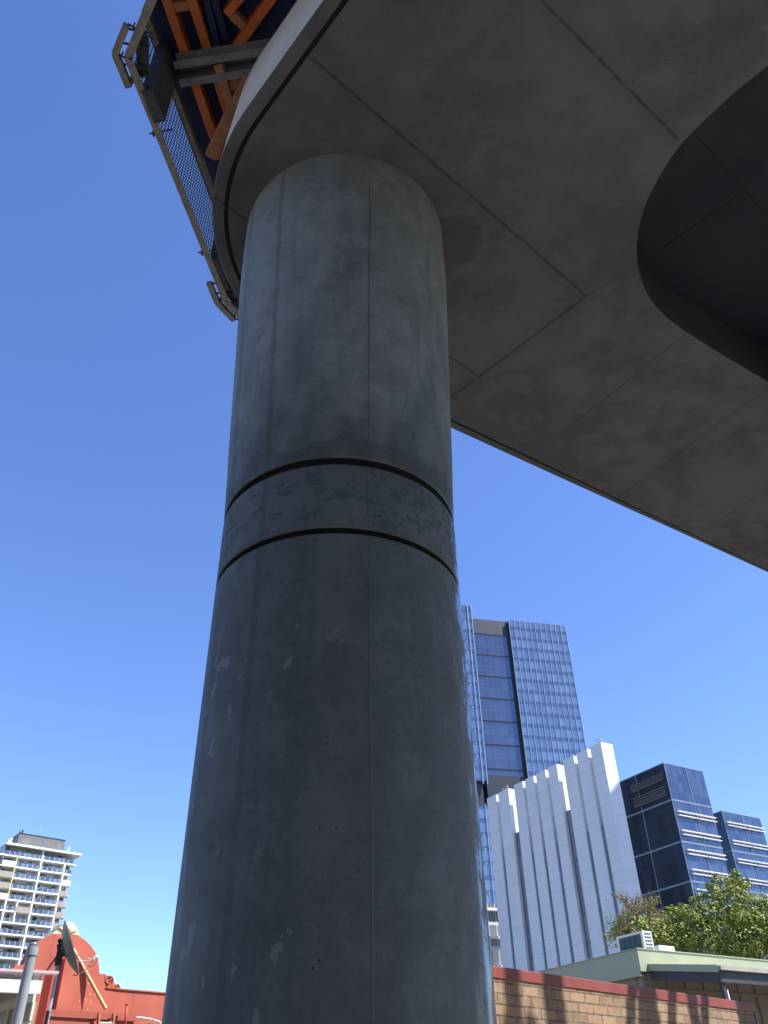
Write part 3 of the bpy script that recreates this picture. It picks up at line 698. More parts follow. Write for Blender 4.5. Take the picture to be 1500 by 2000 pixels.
Lw = 14
for f in range(1, NF):
    z = za-f*FH; MB().box(-1.0, -.11, -.2, Lw, z-.28, z+.12).build('floor_slab', M['aptwhite'], ap)
MB().box(.0, .3, 0, Lw, 0, za-.3).build('side_wall', M['aptglass'], ap)
up0, zp0 = V(*ac(285, 412), Pa, GA, -2); up_, zpt = V(*ac(320, 232), Pa, GA, -2); ue_ = V(*ac(1065, 352), Pa, GA, -2)[0]
MB().box(up_, ue_, 2, 14, za, zpt).build('plant_room', M['plantgrey'], ap)
MB().box(up_-.1, ue_+.1, 1.9, 14, zpt, zpt+.25).build('plant_room_cap', M['black'], ap)
for u0, w in ((1.2, 2.3), (12.0, 1.3)): MB().box(up_+u0, up_+u0+w, 1.94, 1.998, za+1.2, zpt-.9).build('louvre', M['plantlouvre'], ap)
m = MB(); um, zm = V(*ac(640, 265), Pa, GA, -5); m.tube((um, 5, zpt), (um+.15, 5, zpt+4.2), .1, .05, 6); m.build('mast', M['galv'], ap)
for u, dz in ((uE-4.0, 0), (uE-3.7, 1.0)): MB().tube((u, 1, za+.3+dz), (u, 1, za+1.2+dz), .22, n=8).build('antenna', M['white_metal'], ap)
for i in range(3): MB().tube((.9+i*.35, 1.0, za+.25), (.95+i*.35, 1.0, za+1.7+.5*(i == 2)), .17, n=8).build('antenna', M['white_metal'], ap)
for i in range(2): MB().box(up_+i*.7, up_+i*.7+.4, 2.4, 2.8, zpt+.25, zpt+.8+.5*i).build('roof_vent', M['black'], ap)

# ------------------------------------------------------------------ red rendered parapet building
l = lambda x, y: (x*.22, 1780+y*.22)
Pr = W(*l(1070, 690), 40); RR = 41.5
rb = thing('parapet_building', 'terracotta red rendered parapet with a rounded gable topped in cream', 'building', (Pr.x, Pr.y, 0), RR)
def rv(x, y, off=0.0): return V(*l(x, y), Pr, RR, off)
CH = rv(760, 800); CRK = [rv(430, 500)[0], rv(1180, 800)[0]]
M['redwall'] = redwall_mat()
ol = [(105, 530), (112, 500), (140, 472), (205, 475), (245, 385), (300, 310), (350, 262), (420, 220), (480, 202), (560, 193), (640, 200), (700, 217), (760, 255), (810, 305), (850, 365), (870, 412), (881, 480), (886, 552), (925, 555), (935, 640), (940, 672), (1075, 690), (1440, 720), (1900, 752)]
pts = [rv(*p) for p in ol]
pts = [(pts[0][0], 0)]+pts+[(pts[-1][0], 0)]
MB().prism(pts, 0, .45, 'y').build('gable_wall', M['redwall'], rb, bevel=.02)
MB().box(pts[0][0]+.1, pts[-1][0], .5, 14, 0, 5.2).build('roof', M['shedgrey'], rb)
cop = [rv(*p) for p in [(940, 668), (1075, 686), (1440, 716), (1900, 748)]]
m = MB(); m.prism(cop+[(u, z-.05) for u, z in cop[::-1]], -.06, .5, 'y'); m.build('coping', M['redwall'], rb)
sc = [rv(*p) for p in [(927, 553), (950, 560), (985, 585), (1000, 606), (1014, 602), (1020, 640), (1048, 656), (1070, 652), (1076, 690), (935, 664)]]
MB().prism(sc, .02, .35, 'y').build('scroll', M['redwall'], rb, bevel=.03)
def curl(cx, cz, r0, turns=1.4):
    m = MB(); prev = None
    for i in range(26):
        a = -pi/2+i/25*turns*2*pi; r = r0*(1-.75*i/25); p = Vector((cx+r*cos(a), -.005, cz+r*sin(a)))
        if prev is not None: m.tube(prev, p, .035, n=6)
        prev = p
    return m.build('scroll_moulding', M['redwall'], rb)
c_ = rv(965, 615); curl(c_[0], c_[1], .22); c_ = rv(1040, 670); curl(c_[0], c_[1], .1)
sm = MB(); s2 = [rv(*p) for p in [(108, 540), (100, 515), (118, 495), (130, 478), (150, 468), (140, 540)]]; sm.prism(s2, -.1, .3, 'y').build('scroll', M['redwall'], rb, bevel=.02)
cr = [rv(*p) for p in [(468, 203), (495, 172), (512, 165), (525, 140), (548, 128), (560, 108), (585, 104), (600, 94), (625, 93), (640, 104), (660, 108), (668, 130), (682, 140), (680, 160), (694, 172), (700, 190), (706, 216), (640, 203), (560, 196)]]
fin = MB(); fin.prism(cr, .0, .75, 'y').build('crest', M['cream'], rb, bevel=.05)
m = MB(); cc_ = rv(590, 205)
for i in range(7):
    a = rad(35+i*18); p = (cc_[0]+.08*cos(a), -.02, cc_[1]+.08*sin(a)); q = (cc_[0]+.44*cos(a), -.02, cc_[1]+.40*sin(a)); m.tube(p, q, .025, .07, 8)
m.build('crest_shell', M['cream'], rb)
# buttress with shaded left flank, lower brick parapet with coping
u0, z0_ = rv(500, 850, .45); u1, z1_ = rv(560, 430, .0)
MB().box(u0+.0, u0+1.05, -.45, -.003, 0, z1_).build('buttress', M['redwall'], rb)
q0, q1 = rv(445, 872, 1.2), rv(1195, 928, 1.2)
MB().box(q0[0], q1[0], -1.2, -.9, 0, q0[1]-.22).build('low_parapet', M['redbrick'], rb)
m = MB(); m.box(q0[0]-.05, q1[0]+.05, -1.28, -.85, q0[1]-.22, q0[1]); m.build('parapet_coping', M['redbrick'], rb)
MB().box(q1[0]-.85, q1[0]-.1, -1.23, -1.2, 0, q0[1]-.5).build('parapet_panel', M['redbrick'], rb)

tn = Vector((cos(rad(RR)), sin(rad(RR)), 0)); nn = Vector((tn.y, -tn.x, 0))
def onwall(x, y, off):
    u, z = rv(x, y, off); p = Vector((Pr.x, Pr.y, 0))+nn*off+tn*u; p.z = z; return p
pl = thing('timber_prop', 'long pale pine plank leaning against the red gable wall', 'plank', tuple(onwall(940, 865, 1.0)))
b0 = Vector(pl.location); m = MB(); m.beam(Vector((0, 0, 0)), onwall(650, 335, .25)-b0, .06, .19, upv=tuple(nn)); m.build('plank', M['pine'], pl, bevel=.006)
m = MB(); m.beam(Vector((0, 0, 0))+nn*-.055, onwall(650, 335, .25)-b0+nn*-.055, .10, .05, upv=tuple(nn)); m.build('batten', M['pine'], pl)
ld = thing('roof_ladder', 'top of a brown ladder hooked on the low red brick parapet', 'ladder', tuple(onwall(950, 990, 1.5)))
b0 = Vector(ld.location)
for x0, x1 in ((882, 870), (1012, 1003)):
    a, c = onwall(x0, 905, 1.5), onwall(x1, 1060, 1.5); m = MB(); m.beam(a-b0, c-b0, .07, .10, upv=tuple(nn)); m.build('rail', M['brown_timber'], ld)
for y in (990, 1045):
    a, c = onwall(876, y-2, 1.5), onwall(1006, y, 1.5); m = MB(); m.beam(a-b0, c-b0, .05, .06, upv=tuple(nn)); m.build('rung', M['shedcream'], ld)
for x0 in (855, 985):
    m = MB(); pr = None
    for i in range(9):
        a = i/8*pi*.5; p = onwall(x0+28-45*(1-cos(a))*1.2, 912+90*sin(a)-10, 1.45)-b0
        if pr is not None: m.beam(pr, p, .12, .10, upv=tuple(nn))
        pr = p
    m.build('hook', M['redpost'], ld)
rp = thing('red_stake', 'thin upright red pole beside the low red parapet', 'pole', tuple(onwall(1112, 1000, 1.6)))
b0 = Vector(rp.location); m = MB(); m.tube(onwall(1105, 1060, 1.6)-b0, onwall(1126, 832, 1.6)-b0, .045, n=10); m.build('pole', M['redpost'], rp); m = MB(); m.tube(onwall(1126, 832, 1.6)-b0, onwall(1127, 822, 1.6)-b0, .07, n=10); m.build('cap', M['redpost'], rp)
cp = thing('curved_pipe', 'white curved pipe arching beside the low red parapet', 'pipe', tuple(onwall(1290, 950, 1.0)))
b0 = Vector(cp.location); m = MB(); pr = None
for x, y in [(1195, 938), (1240, 941), (1290, 948), (1340, 957), (1385, 968), (1420, 985), (1440, 1010)]:
    p = onwall(x, y, 1.0)-b0
    if pr is not None: m.tube(pr, p, .032, n=10)
    pr = p
m.build('pipe', M['acwhite'], cp)

# ------------------------------------------------------------------ satellite dish
DD = 27.0
pc_ = W(*l(603, 330), DD)
sd_ = thing('satellite_dish', 'dark grey satellite dish seen from behind on a steel pole before the red gable', 'satellite dish', (W(*l(500, 560), DD).x, W(*l(500, 560), DD).y, 0))
b0 = Vector(sd_.location)
azd, eld = rad(71), rad(26); ax = Vector((sin(azd)*cos(eld), cos(azd)*cos(eld), sin(eld)))
top_, bot_ = W(*l(560, 88), DD), W(*l(648, 566), DD); rd = (top_-bot_).length/2*1.01
sx = Vector((cos(azd), -sin(azd), 0)); sy = ax.cross(sx).normalized()
m = MB(); N = 40; rings = 8; vs = []
for side in (0, 1):
    for j in range(rings+1):
        r = rd*j/rings
        for i in range(N):
            a = 2*pi*i/N; vs.append(pc_-b0+sx*(r*cos(a)*.94)+sy*(r*sin(a))+ax*(.20*(j/rings)**2-.10-side*.022))
fs = []
for side in (0, 1):
    o_ = side*(rings+1)*N
    for j in range(rings):
        for i in range(N): fs.append((o_+j*N+i, o_+j*N+(i+1) % N, o_+(j+1)*N+(i+1) % N, o_+(j+1)*N+i))
o_ = (rings+1)*N
for i in range(N): fs.append((rings*N+i, rings*N+(i+1) % N, o_+rings*N+(i+1) % N, o_+rings*N+i))
m.add(vs, fs, True); m.build('reflector', M['dish'], sd_)
hub = pc_-b0-ax*.09
m = MB(); m.tube(hub, hub-ax*.10, .20, .13, 16); m.beam(hub-ax*.06+sy*.05, hub-ax*.06-sy*.32, .16, .10, upv=tuple(ax)); m.build('mount', M['black'], sd_, bevel=.01)
pt_ = W(*l(513, 430), DD)-b0
m = MB(); m.tube(Vector((0, 0, 0)), Vector((pt_.x*.35, pt_.y*.35, pt_.z)), .06, n=14); m.build('pole', M['galv'], sd_)
px_ = Vector((pt_.x*.35, pt_.y*.35, pt_.z))
m = MB(); m.beam(px_+Vector((0, 0, -.15)), px_+Vector((0, 0, .2)), .14, .14); m.beam(px_+Vector((0, 0, .15)), hub-ax*.1-sy*.2, .10, .12); m.build('bracket', M['black'], sd_)
m = MB(); m.tube(W(*l(500, 405), DD)-b0, W(*l(405, 540), DD+.5)-b0, .03, n=8); m.build('stay', M['redpost'], sd_)
foc = W(*l(828, 432), DD)-b0
for q in (pc_-b0+sx*rd*.5+sy*rd*.6+ax*.05, pc_-b0-sx*rd*.55+sy*rd*.1+ax*.05): MB().tube(q, foc, .013, n=6).build('strut', M['galv'], sd_)
m = MB(); pr = None
for t_ in range(9):
    a = t_/8; p = (W(*l(648, 566), DD)-b0)*(1-a)+foc*a+Vector((0, 0, -.12*sin(pi*a))); 
    if pr is not None: m.tube(pr, p, .014, n=6)
    pr = p
m.build('feed_arm', M['dish'], sd_)
m = MB(); m.tube(foc, W(*l(840, 402), DD)-b0, .03, n=8); m.tube(W(*l(836, 402), DD)-b0, W(*l(870, 404), DD)-b0, .035, n=10); m.build('receiver', M['white_metal'], sd_)
m = MB(); pr = None
for x, y in [(868, 410), (858, 440), (838, 470), (815, 488), (790, 495)]:
    p = W(*l(x, y), DD)-b0
    if pr is not None: m.tube(pr, p, .008, n=5)
    pr = p
m.build('cable', M['black'], sd_)

# ------------------------------------------------------------------ vent pipe, patio roof, cream room, red post
DV = 14.0
pv = W(*l(278, 395), DV); pw0 = W(*l(176, 1000), DV)
vp = thing('vent_pipe', 'thick grey vent pipe with a slotted cap in the lower left corner', 'pipe', (pv.x, pv.y, 0))
m = MB(); m.lathe([(.069, 0), (.069, pv.z)], 32); m.build('pipe', M['ventgrey'], vp)
m = MB(); m.lathe([(.069, pv.z), (.082, pv.z), (.082, pv.z+.085), (.078, pv.z+.11), (.062, pv.z+.115)], 32); m.build('cap', M['ventgrey'], vp)
m = MB()
for i in range(18):
    a = 2*pi*i/18; m.box(.058*cos(a)-.005, .058*cos(a)+.005, .058*sin(a)-.005, .058*sin(a)+.005, pv.z+.11, pv.z+.155)
m.lathe([(.0, pv.z+.15), (.05, pv.z+.15), (.04, pv.z+.17), (0, pv.z+.175)], 24); m.build('slotted_top', M['galv'], vp)

DP = 17.0; Pp = W(*l(380, 605), DP); PR = 27
pr_ = thing('patio_roof', 'white beamed patio roof with thin translucent sheeting at the left edge', 'roof', (Pp.x, Pp.y, 0), PR)
def pv_(x, y, off=0.0): return V(*l(x, y), Pp, PR, off)
a, c = pv_(380, 612), pv_(366, 735)
MB().box(-6, a[0], 0, .09, c[1], a[1]).build('beam', M['white_metal'], pr_, bevel=.008)
t0, t1_ = pv_(518, 552), pv_(0, 528)
sl = (t1_[1]-t0[1])
m = MB(); zs_ = t0[1]
m.box(-6, t0[0], -.06, .42, zs_-.012, zs_+.012)
for i in range(5): m.box(-6, t0[0], -.05+i*.095, -.03+i*.095, zs_+.012, zs_+.03)
m.build('roof_sheet', M['poly'], pr_)
a2 = pv_(340, 540)
MB().box(a2[0]-.05, a2[0]+.05, .1, .2, a[1], zs_-.012).build('bracket', M['white_metal'], pr_)
MB().box(-6, a[0], .3, .38, a[1]-.02, zs_-.012).build('purlin', M['shedgrey'], pr_)
MB().prism([(-7, .1), (a[0]-.02, .1), (a[0]-.02, 4.5), (-7, 4.5)], c[1]+.004, c[1]+.03, 'z').build('ceiling', M['shedgrey'], pr_)

# cream boarded room behind, its wall runs back toward the right
Pc = W(*l(350, 738), 16.2); CRt = -40
Pc = W(*l(345, 745), 16.6); SR = 55
cr_ = thing('cream_room', 'cream framed room with olive blinds below the white patio beam', 'building', (Pc.x, Pc.y, 0), -51)
CRT = -51
def cv(x, y, off=0.0): return V(*l(x, y), Pc, CRT, off)
o0 = cv(345, 745)
MB().box(-6, 0, -.05, .0, 0, o0[1]-.10).build('wall', M['shedwin'], cr_)
MB().box(-6, .02, -.09, -.05, o0[1]-.10, o0[1]+.01).build('top_rail', M['shedcream'], cr_)
zb = cv(330, 965)[1]
MB().box(-6, .02, -.09, -.05, 0, zb).build('sill', M['shedcream'], cr_)
for x, y in ((345, 770), (250, 800), (130, 830), (20, 870)):
    u = cv(x, y)[0]; MB().box(u-.045, u+.02, -.085, -.05, zb, o0[1]-.1).build('window_frame', M['shedcream'], cr_)

Pq = W(*l(350, 985), 16.0)
qp = thing('red_post', 'broad square red post beside the white patio beam', 'post', (Pq.x, Pq.y, 0), 0)
zt_ = W(*l(418, 562), 16.0).z
wq = (W(*l(392, 985), 16.0)-W(*l(312, 985), 16.0)).length
MB().box(-wq/2, wq/2, 0, .08, 0, zt_).build('shaft', M['redpost'], qp, bevel=.006)
MB().box(wq/2+.002, wq/2+.04, .02, .07, 0, zt_-.5).build('flashing', M['black'], qp)

# ------------------------------------------------------------------ brick wall
bx = lambda x, y: (940+x/2.6786, 1760+y/2.6786)
Pb = W(*bx(70, 340), 8.5); BR = 43.5
bw = thing('brick_wall', 'tan brick wall with red coping and dark shadows across it', 'wall', (Pb.x, Pb.y, 0), BR)
ue, _ = V(*bx(1420, 530), Pb, BR); zc = V(*bx(80, 405), Pb, BR)[1]; zt2 = Pb.z
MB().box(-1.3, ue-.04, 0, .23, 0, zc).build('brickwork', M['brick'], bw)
prof = [(-1.3, zc), (ue-.0, zc), (ue+.02, zc+.03), (ue+.02, zt2-.05), (ue-.02, zt2-.012), (ue-.06, zt2), (-1.3, zt2)]
MB().prism(prof, -.012, .242, 'y').build('coping', M['coping'], bw, bevel=.008)
MB().box(ue-.04, ue+.015, -.008, .238, 0, zc).build('end_capping', M['coping'], bw)

# ------------------------------------------------------------------ green fascia building
DG = 30.0
Pk = W(*bx(815, 250), DG); KR = 30
gk = thing('low_building', 'low beige building with broad sage green metal fascia and dark awning', 'building', (Pk.x, Pk.y, 0), KR)
zgt = Pk.z; zgb = W(*bx(840, 390), DG).z
MB().box(0, .06, .06, 9, zgb, zgt).build('fascia', M['greenfascia'], gk)
MB().box(0, 12, 0, .06, zgb+.12, zgt).build('fascia', M['greenfascia'], gk)
MB().box(-.03, 12, -.03, 9, zgt, zgt+.03).build('fascia_cap', M['greenfascia'], gk)
MB().box(.12, 12, .12, 9, 0, zgb+.1).build('wall', M['beige'], gk)
MB().box(.06, 12, .06, 9, zgt-.35, zgt-.3).build('roof', M['galv'], gk)
for i in range(14):
    MB().box(.3+i*.8, .36+i*.8, .08, .12, 0, zgb+.1).build('batten', M['beige'], gk)
for zz in (zgb-.35, zgb-1.5): MB().box(.12, 12, .085, .118, zz, zz+.07).build('batten', M['beige'], gk)
for i in range(3): MB().box(.085, .12, .4+i*1.6, .46+i*1.6, 0, zgb).build('batten', M['beige'], gk)
# awning on the right-hand face
e0 = ray(*bx(835, 330)); Da = DG+.05
za0 = EYE+Da*e0.z/hypot(e0.x, e0.y); p0 = PZ(*bx(836, 328), za0); tk = Vector((cos(rad(KR)), sin(rad(KR)))); nk = Vector((tk.y, -tk.x)); xs = .35
d1 = ray(1401, 1885.6); az1 = atan2(d1.x, d1.y); aw_y = 1.0
while aw_y < 9:
    q = Vector((Pk.x, Pk.y))+tk*xs+nk*aw_y
    if atan2(q.x, q.y) >= az1: break
    aw_y += .02
zo = EYE+q.length*d1.z/hypot(d1.x, d1.y)
def awp(x, d, z): return (x, -d, z)
m = MB(); m.add([awp(xs, 0, za0), awp(xs, aw_y, zo), awp(12, aw_y, zo), awp(12, 0, za0), awp(xs, 0, za0-.04), awp(xs, aw_y, zo-.04), awp(12, aw_y, zo-.04), awp(12, 0, za0-.04)], [(0, 1, 2, 3), (7, 6, 5, 4), (0, 4, 5, 1), (1, 5, 6, 2), (2, 6, 7, 3)]); m.build('awning_roof', M['greenfascia'], gk)
m = MB(); m.add([(xs-.03, 0, za0-.17), (xs-.03, -aw_y, zo-.17), (xs-.03, -aw_y, zo+.02), (xs-.03, 0, za0+.02), (xs-.002, 0, za0-.17), (xs-.002, -aw_y, zo-.17), (xs-.002, -aw_y, zo+.02), (xs-.002, 0, za0+.02)], [(0, 1, 2, 3), (7, 6, 5, 4), (0, 4, 5, 1), (1, 5, 6, 2), (2, 6, 7, 3)]); m.build('awning_fascia', M['greenfascia'], gk)
m = MB(); m.beam((xs+.03, -.02, za0-.30), (xs+.03, -aw_y, zo-.30), .05, .26); m.box(xs+.06, 12, -aw_y, -aw_y+.05, zo-.42, zo-.06); m.build('awning_beam', M['awningdark'], gk)
m = MB(); m.add([awp(xs+.06, .02, za0-.12), awp(xs+.06, aw_y-.06, zo-.12), awp(12, aw_y-.06, zo-.12), awp(12, .02, za0-.12)], [(0, 1, 2, 3)]); m.build('awning_soffit', M['awningdark'], gk, recalc=False)
m = MB(); m.box(xs-.02, 12, -aw_y-.12, -aw_y-.003, zo-.12, zo-.01); m.build('gutter', M['shedgrey'], gk)
for i, u in enumerate((xs+.1, xs+2.6, xs+5.6)):
    m = MB(); m.box(u, u+.10, -aw_y+.06, -aw_y+.16, 0, zo-.42); o = m.build('post', M['awningdark'], gk); MB().box(u+.101, u+.14, -aw_y+.04, -aw_y+.12, 0, zo-.6).build('downpipe', M['white_metal'], o)

# AC unit on the roof
def roofpt(px, py, D): return W(px, py, D)
ACc = W(*bx(848, 200), DG+.9)
au = thing('air_conditioner', 'cream air conditioner with dark coil face standing on the green roof edge', 'air conditioner', (ACc.x, ACc.y, zgt-.3), KR)
wl = (W(*bx(725, 200), DG+1.6)-ACc).length; hh = .60
za_ = .12
m = MB(); m.box(0, .42, 0, 1.25, za_, hh+.36); m.build('casing', M['acwhite'], au, bevel=.015)
MB().box(-.012, -.002, .10, 1.12, za_+.06, hh+.28).build('coil', M['accoil'], au)
m = MB()
for i in range(1, 4): m.box(-.02, -.012, .10+i*.255-.008, .10+i*.255+.008, za_+.06, hh+.28)
for i in range(1, 4): m.box(-.02, -.012, .10, 1.12, za_+.06+i*.19-.006, za_+.06+i*.19+.006)
m.build('guard', M['black'], au)
m = MB()
for i in range(7):
    for j in range(3): m.box(.07+j*.105, .07+j*.105+.08, -.008, -.002, za_+.10+i*.105, za_+.10+i*.105+.055)
m.build('side_slots', M['accoil'], au)
for y in (.2, 1.0): MB().box(.02, .4, y-.05, y+.05, 0, za_).build('foot', M['galv'], au)
A2 = W(*bx(930, 245), DG+3.2)
a2_ = thing('roof_box', 'small white box on the green roof to the right of the air conditioner', 'roof unit', (A2.x, A2.y, zgt-.3), KR)
MB().box(0, .75, 0, .6, 0, W(*bx(930, 229), DG+3.2).z-zgt+.3).build('casing', M['acwhite'], a2_, bevel=.02)
MB().box(.05, .7, -.01, -.002, .1, W(*bx(930, 229), DG+3.2).z-zgt+.2).build('door', M['white_metal'], a2_)

# ------------------------------------------------------------------ trees
def leaves(mat, name, parent, blobs, b0, per, size, rng, hollow=.35, aspect=.5):
    vs = []; fs = []
    for (c, r, dens) in blobs:
        c = Vector(c)-b0
        n_ = int(per*dens*(r**2))
        for _ in range(n_):
            d = Vector((rng.gauss(0, 1), rng.gauss(0, 1), rng.gauss(0, 1))).normalized()
            rr = r*(hollow+(1-hollow)*rng.random()**.5)*(1+.22*sin(5*d.x+c.x*3)+.18*sin(6*d.z+4*d.y+c.y))
            p = c+Vector((d.x*rr, d.y*rr, d.z*rr*.85))
            nrm = (d*.95+Vector((rng.gauss(0, .38), rng.gauss(0, .38), .45+rng.gauss(0, .35)))).normalized()
            a = nrm.orthogonal().normalized(); a.rotate(Matrix.Rotation(rng.random()*6.28, 3, nrm)); e = nrm.cross(a)
            s = size*(.6+.8*rng.random()); o = len(vs)
            vs += [tuple(p-a*s), tuple(p+e*s*aspect+nrm*s*.12), tuple(p+a*s), tuple(p-e*s*aspect+nrm*s*.12)]; fs.append((o, o+1, o+2, o+3))
    m = MB(); m.v = vs; m.f = fs; m.sm = [False]*len(fs); return m.build(name, mat, parent, recalc=False)
def limb(m, p, q, r0, r1, rng, k=5, wob=.12):
    pr = Vector(p); L = (Vector(q)-pr).length
    for i in range(1, k+1):
        t = i/k; x = Vector(p).lerp(Vector(q), t)
        if i < k: x += Vector((rng.gauss(0, wob*L*.25), rng.gauss(0, wob*L*.25), rng.gauss(0, wob*L*.15)))
        m.tube(pr, x, r0+(r1-r0)*(i-1)/k, r0+(r1-r0)*t, 8, caps=False); pr = x
rng = random.Random(3)
ct = lambda x, y: (1180+x/4.6875, 1660+y/4.6875)
DTr = 44.0
tb = W(1420, 1950, DTr); tb.z = 0
tr = thing('leafy_tree', 'dense glossy green tree rising behind the green roofed building', 'tree', tuple(tb))
blobs = []
for (x, y, r, dD) in [(1190, 215, 50, 0), (1180, 290, 70, .4), (1040, 275, 62, -.5), (1120, 330, 95, 0), (1290, 310, 62, .3), (1260, 390, 85, 0), (980, 390, 80, -.4), (830, 460, 45, -.8), (880, 500, 85, -.6), (1060, 440, 110, -1.2), (1200, 470, 115, -1.4), (740, 560, 75, -.9), (640, 590, 85, -1.0), (560, 640, 75, -1.0), (470, 650, 70, -1), (350, 670, 70, -1.2), (260, 680, 60, -1.4), (200, 740, 55, -1.4), (330, 760, 70, -1.5), (500, 740, 105, -1.3), (650, 720, 115, -1.6), (800, 640, 115, -1.6), (950, 580, 110, -1.7), (1090, 590, 115, -1.8), (900, 740, 125, -2), (760, 830, 120, -2), (600, 850, 110, -2), (1060, 760, 120, -2.2), (1350, 500, 115, -1.2), (1450, 450, 60, -.6), (1480, 540, 110, -1.2), (1400, 640, 130, -1.8), (1250, 640, 120, -2), (1200, 800, 130, -2.2), (1380, 800, 130, -2.2), (1540, 660, 130, -1.8), (1530, 800, 130, -2), (1000, 880, 120, -2.2), (1200, 920, 120, -2.2), (1400, 930, 120, -2.2), (1600, 560, 110, -1), (1680, 700, 130, -1), (1620, 850, 120, -1.5)]:
    p = W(*ct(x, y), DTr+dD); rm = r/4.6875*DTr/1930
    blobs.append((p, rm*1.0, 1.0))
    for q in range(3):                   # smaller lumps break the outline
        d = Vector((rng.gauss(0, 1), rng.gauss(0, 1), rng.gauss(0, .9))).normalized(); blobs.append((Vector(p)+d*rm*.8, rm*.45, 1.5))
blobs += [(W(*ct(x, y), DTr-2), .75, 1.0) for x, y in [(210, 690), (270, 720), (180, 760), (330, 700), (420, 690), (250, 790), (420, 800)]]
for (x, y) in [(1100, 700), (1350, 700), (850, 850), (1250, 800)]: blobs.append((W(*ct(x, y), DTr+1.5), 1.2, .6))
leaves(M['leaf'], 'crown', tr, blobs, tb, 1150, .066, rng, hollow=.72)
m = MB(); limb(m, (0, 0, 0), (0.1, 0, 4.2), .26, .20, rng, 5, .03); m.build('trunk', M['bark'], tr)
m = MB()
for (c, r, d) in blobs[::6]: limb(m, (0.1, 0, 4.0+rng.random()), Vector(c)-tb, .10, .015, rng, 6, .15)
m.build('limbs', M['bark'], tr)
# thin dry tree at its left
DT2 = 40.0; tb2 = W(*ct(330, 1100), DT2); tb2.z = 0
t2 = thing('sparse_tree', 'sparse olive brown tree with bare twigs in front of the white fins', 'tree', tuple(tb2))
tips = [(95, 405), (140, 400), (165, 440), (200, 430), (240, 450), (290, 440), (330, 430), (370, 450), (420, 440), (470, 425), (480, 470), (450, 500), (400, 520), (350, 490), (300, 500), (260, 520), (200, 500), (170, 560), (250, 570), (330, 560), (420, 570), (500, 560), (140, 640), (45, 800), (80, 780), (110, 760), (540, 610), (180, 700)]
m = MB(); bl2 = []
root = Vector((0, 0, 3.2)); hubs = [W(*ct(x, y), DT2+rng.uniform(-.5, .5))-tb2 for x, y in [(300, 600), (420, 610), (220, 640), (160, 720)]]
limb(m, (0, 0, 0), root, .16, .12, rng, 5, .03); m.build('trunk', M['bark'], t2); m = MB()
for h_ in hubs: limb(m, root, h_, .07, .035, rng, 5, .1)
for x, y in tips:
    p = W(*ct(x, y), DT2+rng.uniform(-.6, .6))-tb2; h_ = min(hubs, key=lambda q: (q-p).length)
    limb(m, h_, p, .026, .008, rng, 6, .22); bl2.append((p+tb2, .17, 1)); bl2.append((p.lerp(h_, .35)+tb2+Vector((0, 0, .05)), .22, .9)); bl2.append((p.lerp(h_, .6)+tb2, .18, .5))
    for _ in range(3): limb(m, p.lerp(h_, .3), p+Vector((rng.gauss(0, .2), rng.gauss(0, .2), rng.gauss(.05, .15))), .012, .005, rng, 4, .2)
m.build('limbs', M['bark'], t2)
leaves(M['leaf_brown'], 'crown', t2, bl2, tb2, 1050, .038, rng, hollow=.1)
# shrub by the column foot of the red wall
ps = W(293, 2003, 30.0)
sh_ = thing('roof_shrub', 'dark green shrub tip beside the column at the bottom edge', 'plant', (ps.x, ps.y, 0))
leaves(M['leaf'], 'foliage', sh_, [(ps+Vector((0, 0, -.1)), .32, 1), (ps+Vector((-.25, 0, -.2)), .3, 1), (ps+Vector((.3, 0, -.15)), .3, 1)], Vector((ps.x, ps.y, 0)), 900, .05, rng)
m = MB(); limb(m, (0, 0, 0), (0, 0, ps.z-.2), .05, .02, rng, 6, .02); m.build('stem', M['bark'], sh_)

# ------------------------------------------------------------------ added unseen falsework, posts and net placed to cast the brick wall shadows
fs = thing('shadow_falsework', 'timber and tube falsework tower to the right of the brick wall, under the deck end', 'falsework', (6.9, 10.2, 0))
def wy(px):
    u = V(px, 1900+(px-966)*.14, Pb, BR)[0]; return Pb.y+u*sin(rad(BR))-.249*(6.9-(Pb.x+u*cos(rad(BR))))-10.2
for a, c in ((981, 1009), (1056, 1093), (1244, 1277), (1340, 1357), (1436, 1500)):
    y0, y1 = wy(a), wy(c); MB().box(0, .12, y0, y1, 0, 12.4).build('post', M['brown_timber'], fs)
for px, sl in ((1176, .5), (1212, .5), (1300, .45), (1390, .4)):
    y = wy(px); m = MB(); m.tube((.2, y-3.2*sl, 4.4), (.2, y+1.4*sl, 9.0), .085, n=8); m.build('brace', M['galv'], fs)
nm = MB(); nm.prism([(wy(966), 5.0), (wy(1125), 5.0), (wy(1125), 8.45), (wy(1096), 8.8), (wy(1066), 9.45), (wy(1045), 9.2), (wy(1022), 9.65), (wy(1001), 9.5), (wy(966), 9.95)], .13, .15, 'y'); nm.v = [(b_, a_, c_) for a_, b_, c_ in nm.v]; nm.build('shadow_net', M['brown_timber'], fs)  # added panel, outline cut to darken the lower left of the brick wall
MB().box(0, .15, wy(990), wy(1500), 12.4, 12.6).build('head_beam', M['brown_timber'], fs)


bs = thing('sky_blocking_building', 'long pale shop building across the street behind the photographer', 'building', (-45, -17, 0), 3)  # added out of view to dim the column and deck underside
MB().box(0, 100, -14, 0, 0, 19).build('wall', M['paving'], bs); MB().box(-.2, 100.2, -14.2, .2, 19, 19.6).build('parapet', M['beige'], bs)
for i in range(24):
    for j in range(4): MB().box(2+i*4.1, 4+i*4.1, .003, .06, 1.2+j*4.5, 3.6+j*4.5).build('window', M['strip'], bs)
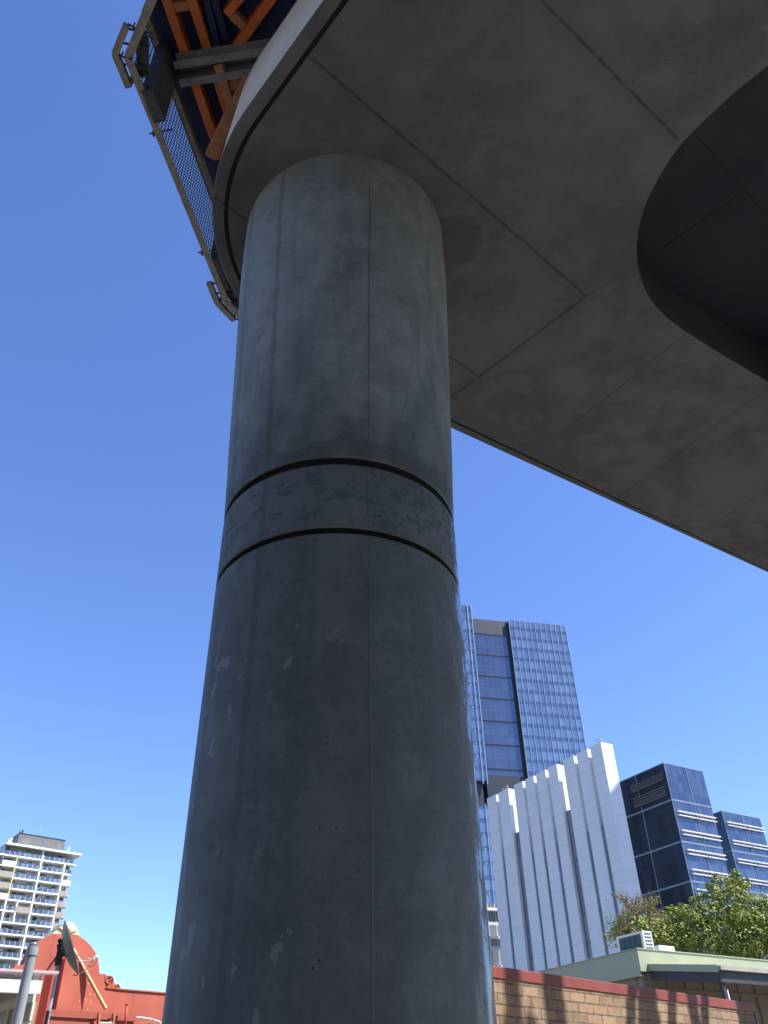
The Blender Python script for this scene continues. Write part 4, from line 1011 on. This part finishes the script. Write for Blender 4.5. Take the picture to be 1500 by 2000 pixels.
# added unseen towers: one for the glass to reflect, one shading the white end wall
nb = thing('reflected_block', 'dark office block standing directly behind the concrete column', 'building', (-34, 168, 0), 4)
MB().box(0, 44, 0, 22, 0, 84).build('facade', M['blue_left'], nb); MB().box(3, 38, 3, 18, 84, 88).build('plant_room', M['plantgrey'], nb)
tt_ = Vector((cos(rad(GR)), sin(rad(GR)))); ty_ = Vector((-tt_.y, tt_.x)); q_ = Vector((Pw.x, Pw.y))+tt_*42.8-ty_*42.0
ea = math.degrees(atan2((tt_*.655+ty_*.755).y, (tt_*.655+ty_*.755).x))
ob_ = thing('shading_slab', 'plain pale office slab beyond the right edge facing the white finned building', 'building', (q_.x, q_.y, 0), ea)
hb_ = Hw-7.2+60*tan(rad(50)); MB().box(-10, 12, -20, 0, 0, hb_).build('facade', M['greyoffice'], ob_); MB().box(-7, 9, -16, -4, hb_, hb_+3).build('plant_room', M['plantgrey'], ob_)

# ------------------------------------------------------------------ light
SUN_AZ, SUN_EL = 104.0, 50.0
w = bpy.data.worlds.new('World'); SC.world = w; w.use_nodes = True; nt = w.node_tree
sky = nt.nodes.new('ShaderNodeTexSky'); sky.sky_type = 'NISHITA'; sky.sun_disc = False
sky.sun_elevation = rad(SUN_EL); sky.sun_rotation = rad(SUN_AZ)
sky.air_density = 1.0; sky.dust_density = .1; sky.ozone_density = 6.0; sky.altitude = 20
bg = nt.nodes['Background']; hs = nt.nodes.new('ShaderNodeHueSaturation'); hs.inputs['Saturation'].default_value = 1.08; hs.inputs['Hue'].default_value = .511; nt.links.new(sky.outputs[0], hs.inputs['Color']); nt.links.new(hs.outputs[0], bg.inputs[0]); bg.inputs[1].default_value = .15
sl_ = bpy.data.lights.new('sun', 'SUN'); sl_.energy = 5.0; sl_.angle = rad(.53); sl_.color = (1, .955, .89)
so = bpy.data.objects.new('sun', sl_); COL.objects.link(so)
sdv = Vector((sin(rad(SUN_AZ))*cos(rad(SUN_EL)), cos(rad(SUN_AZ))*cos(rad(SUN_EL)), sin(rad(SUN_EL))))
so.rotation_euler = (-sdv).to_track_quat('-Z', 'Y').to_euler(); so.location = (20, 5, 30)
SC.view_settings.view_transform = 'Standard'; SC.view_settings.look = 'None'; SC.view_settings.exposure = .88; SC.view_settings.gamma = 1
SC.cycles.max_bounces = 8; SC.cycles.diffuse_bounces = 5; SC.cycles.glossy_bounces = 4
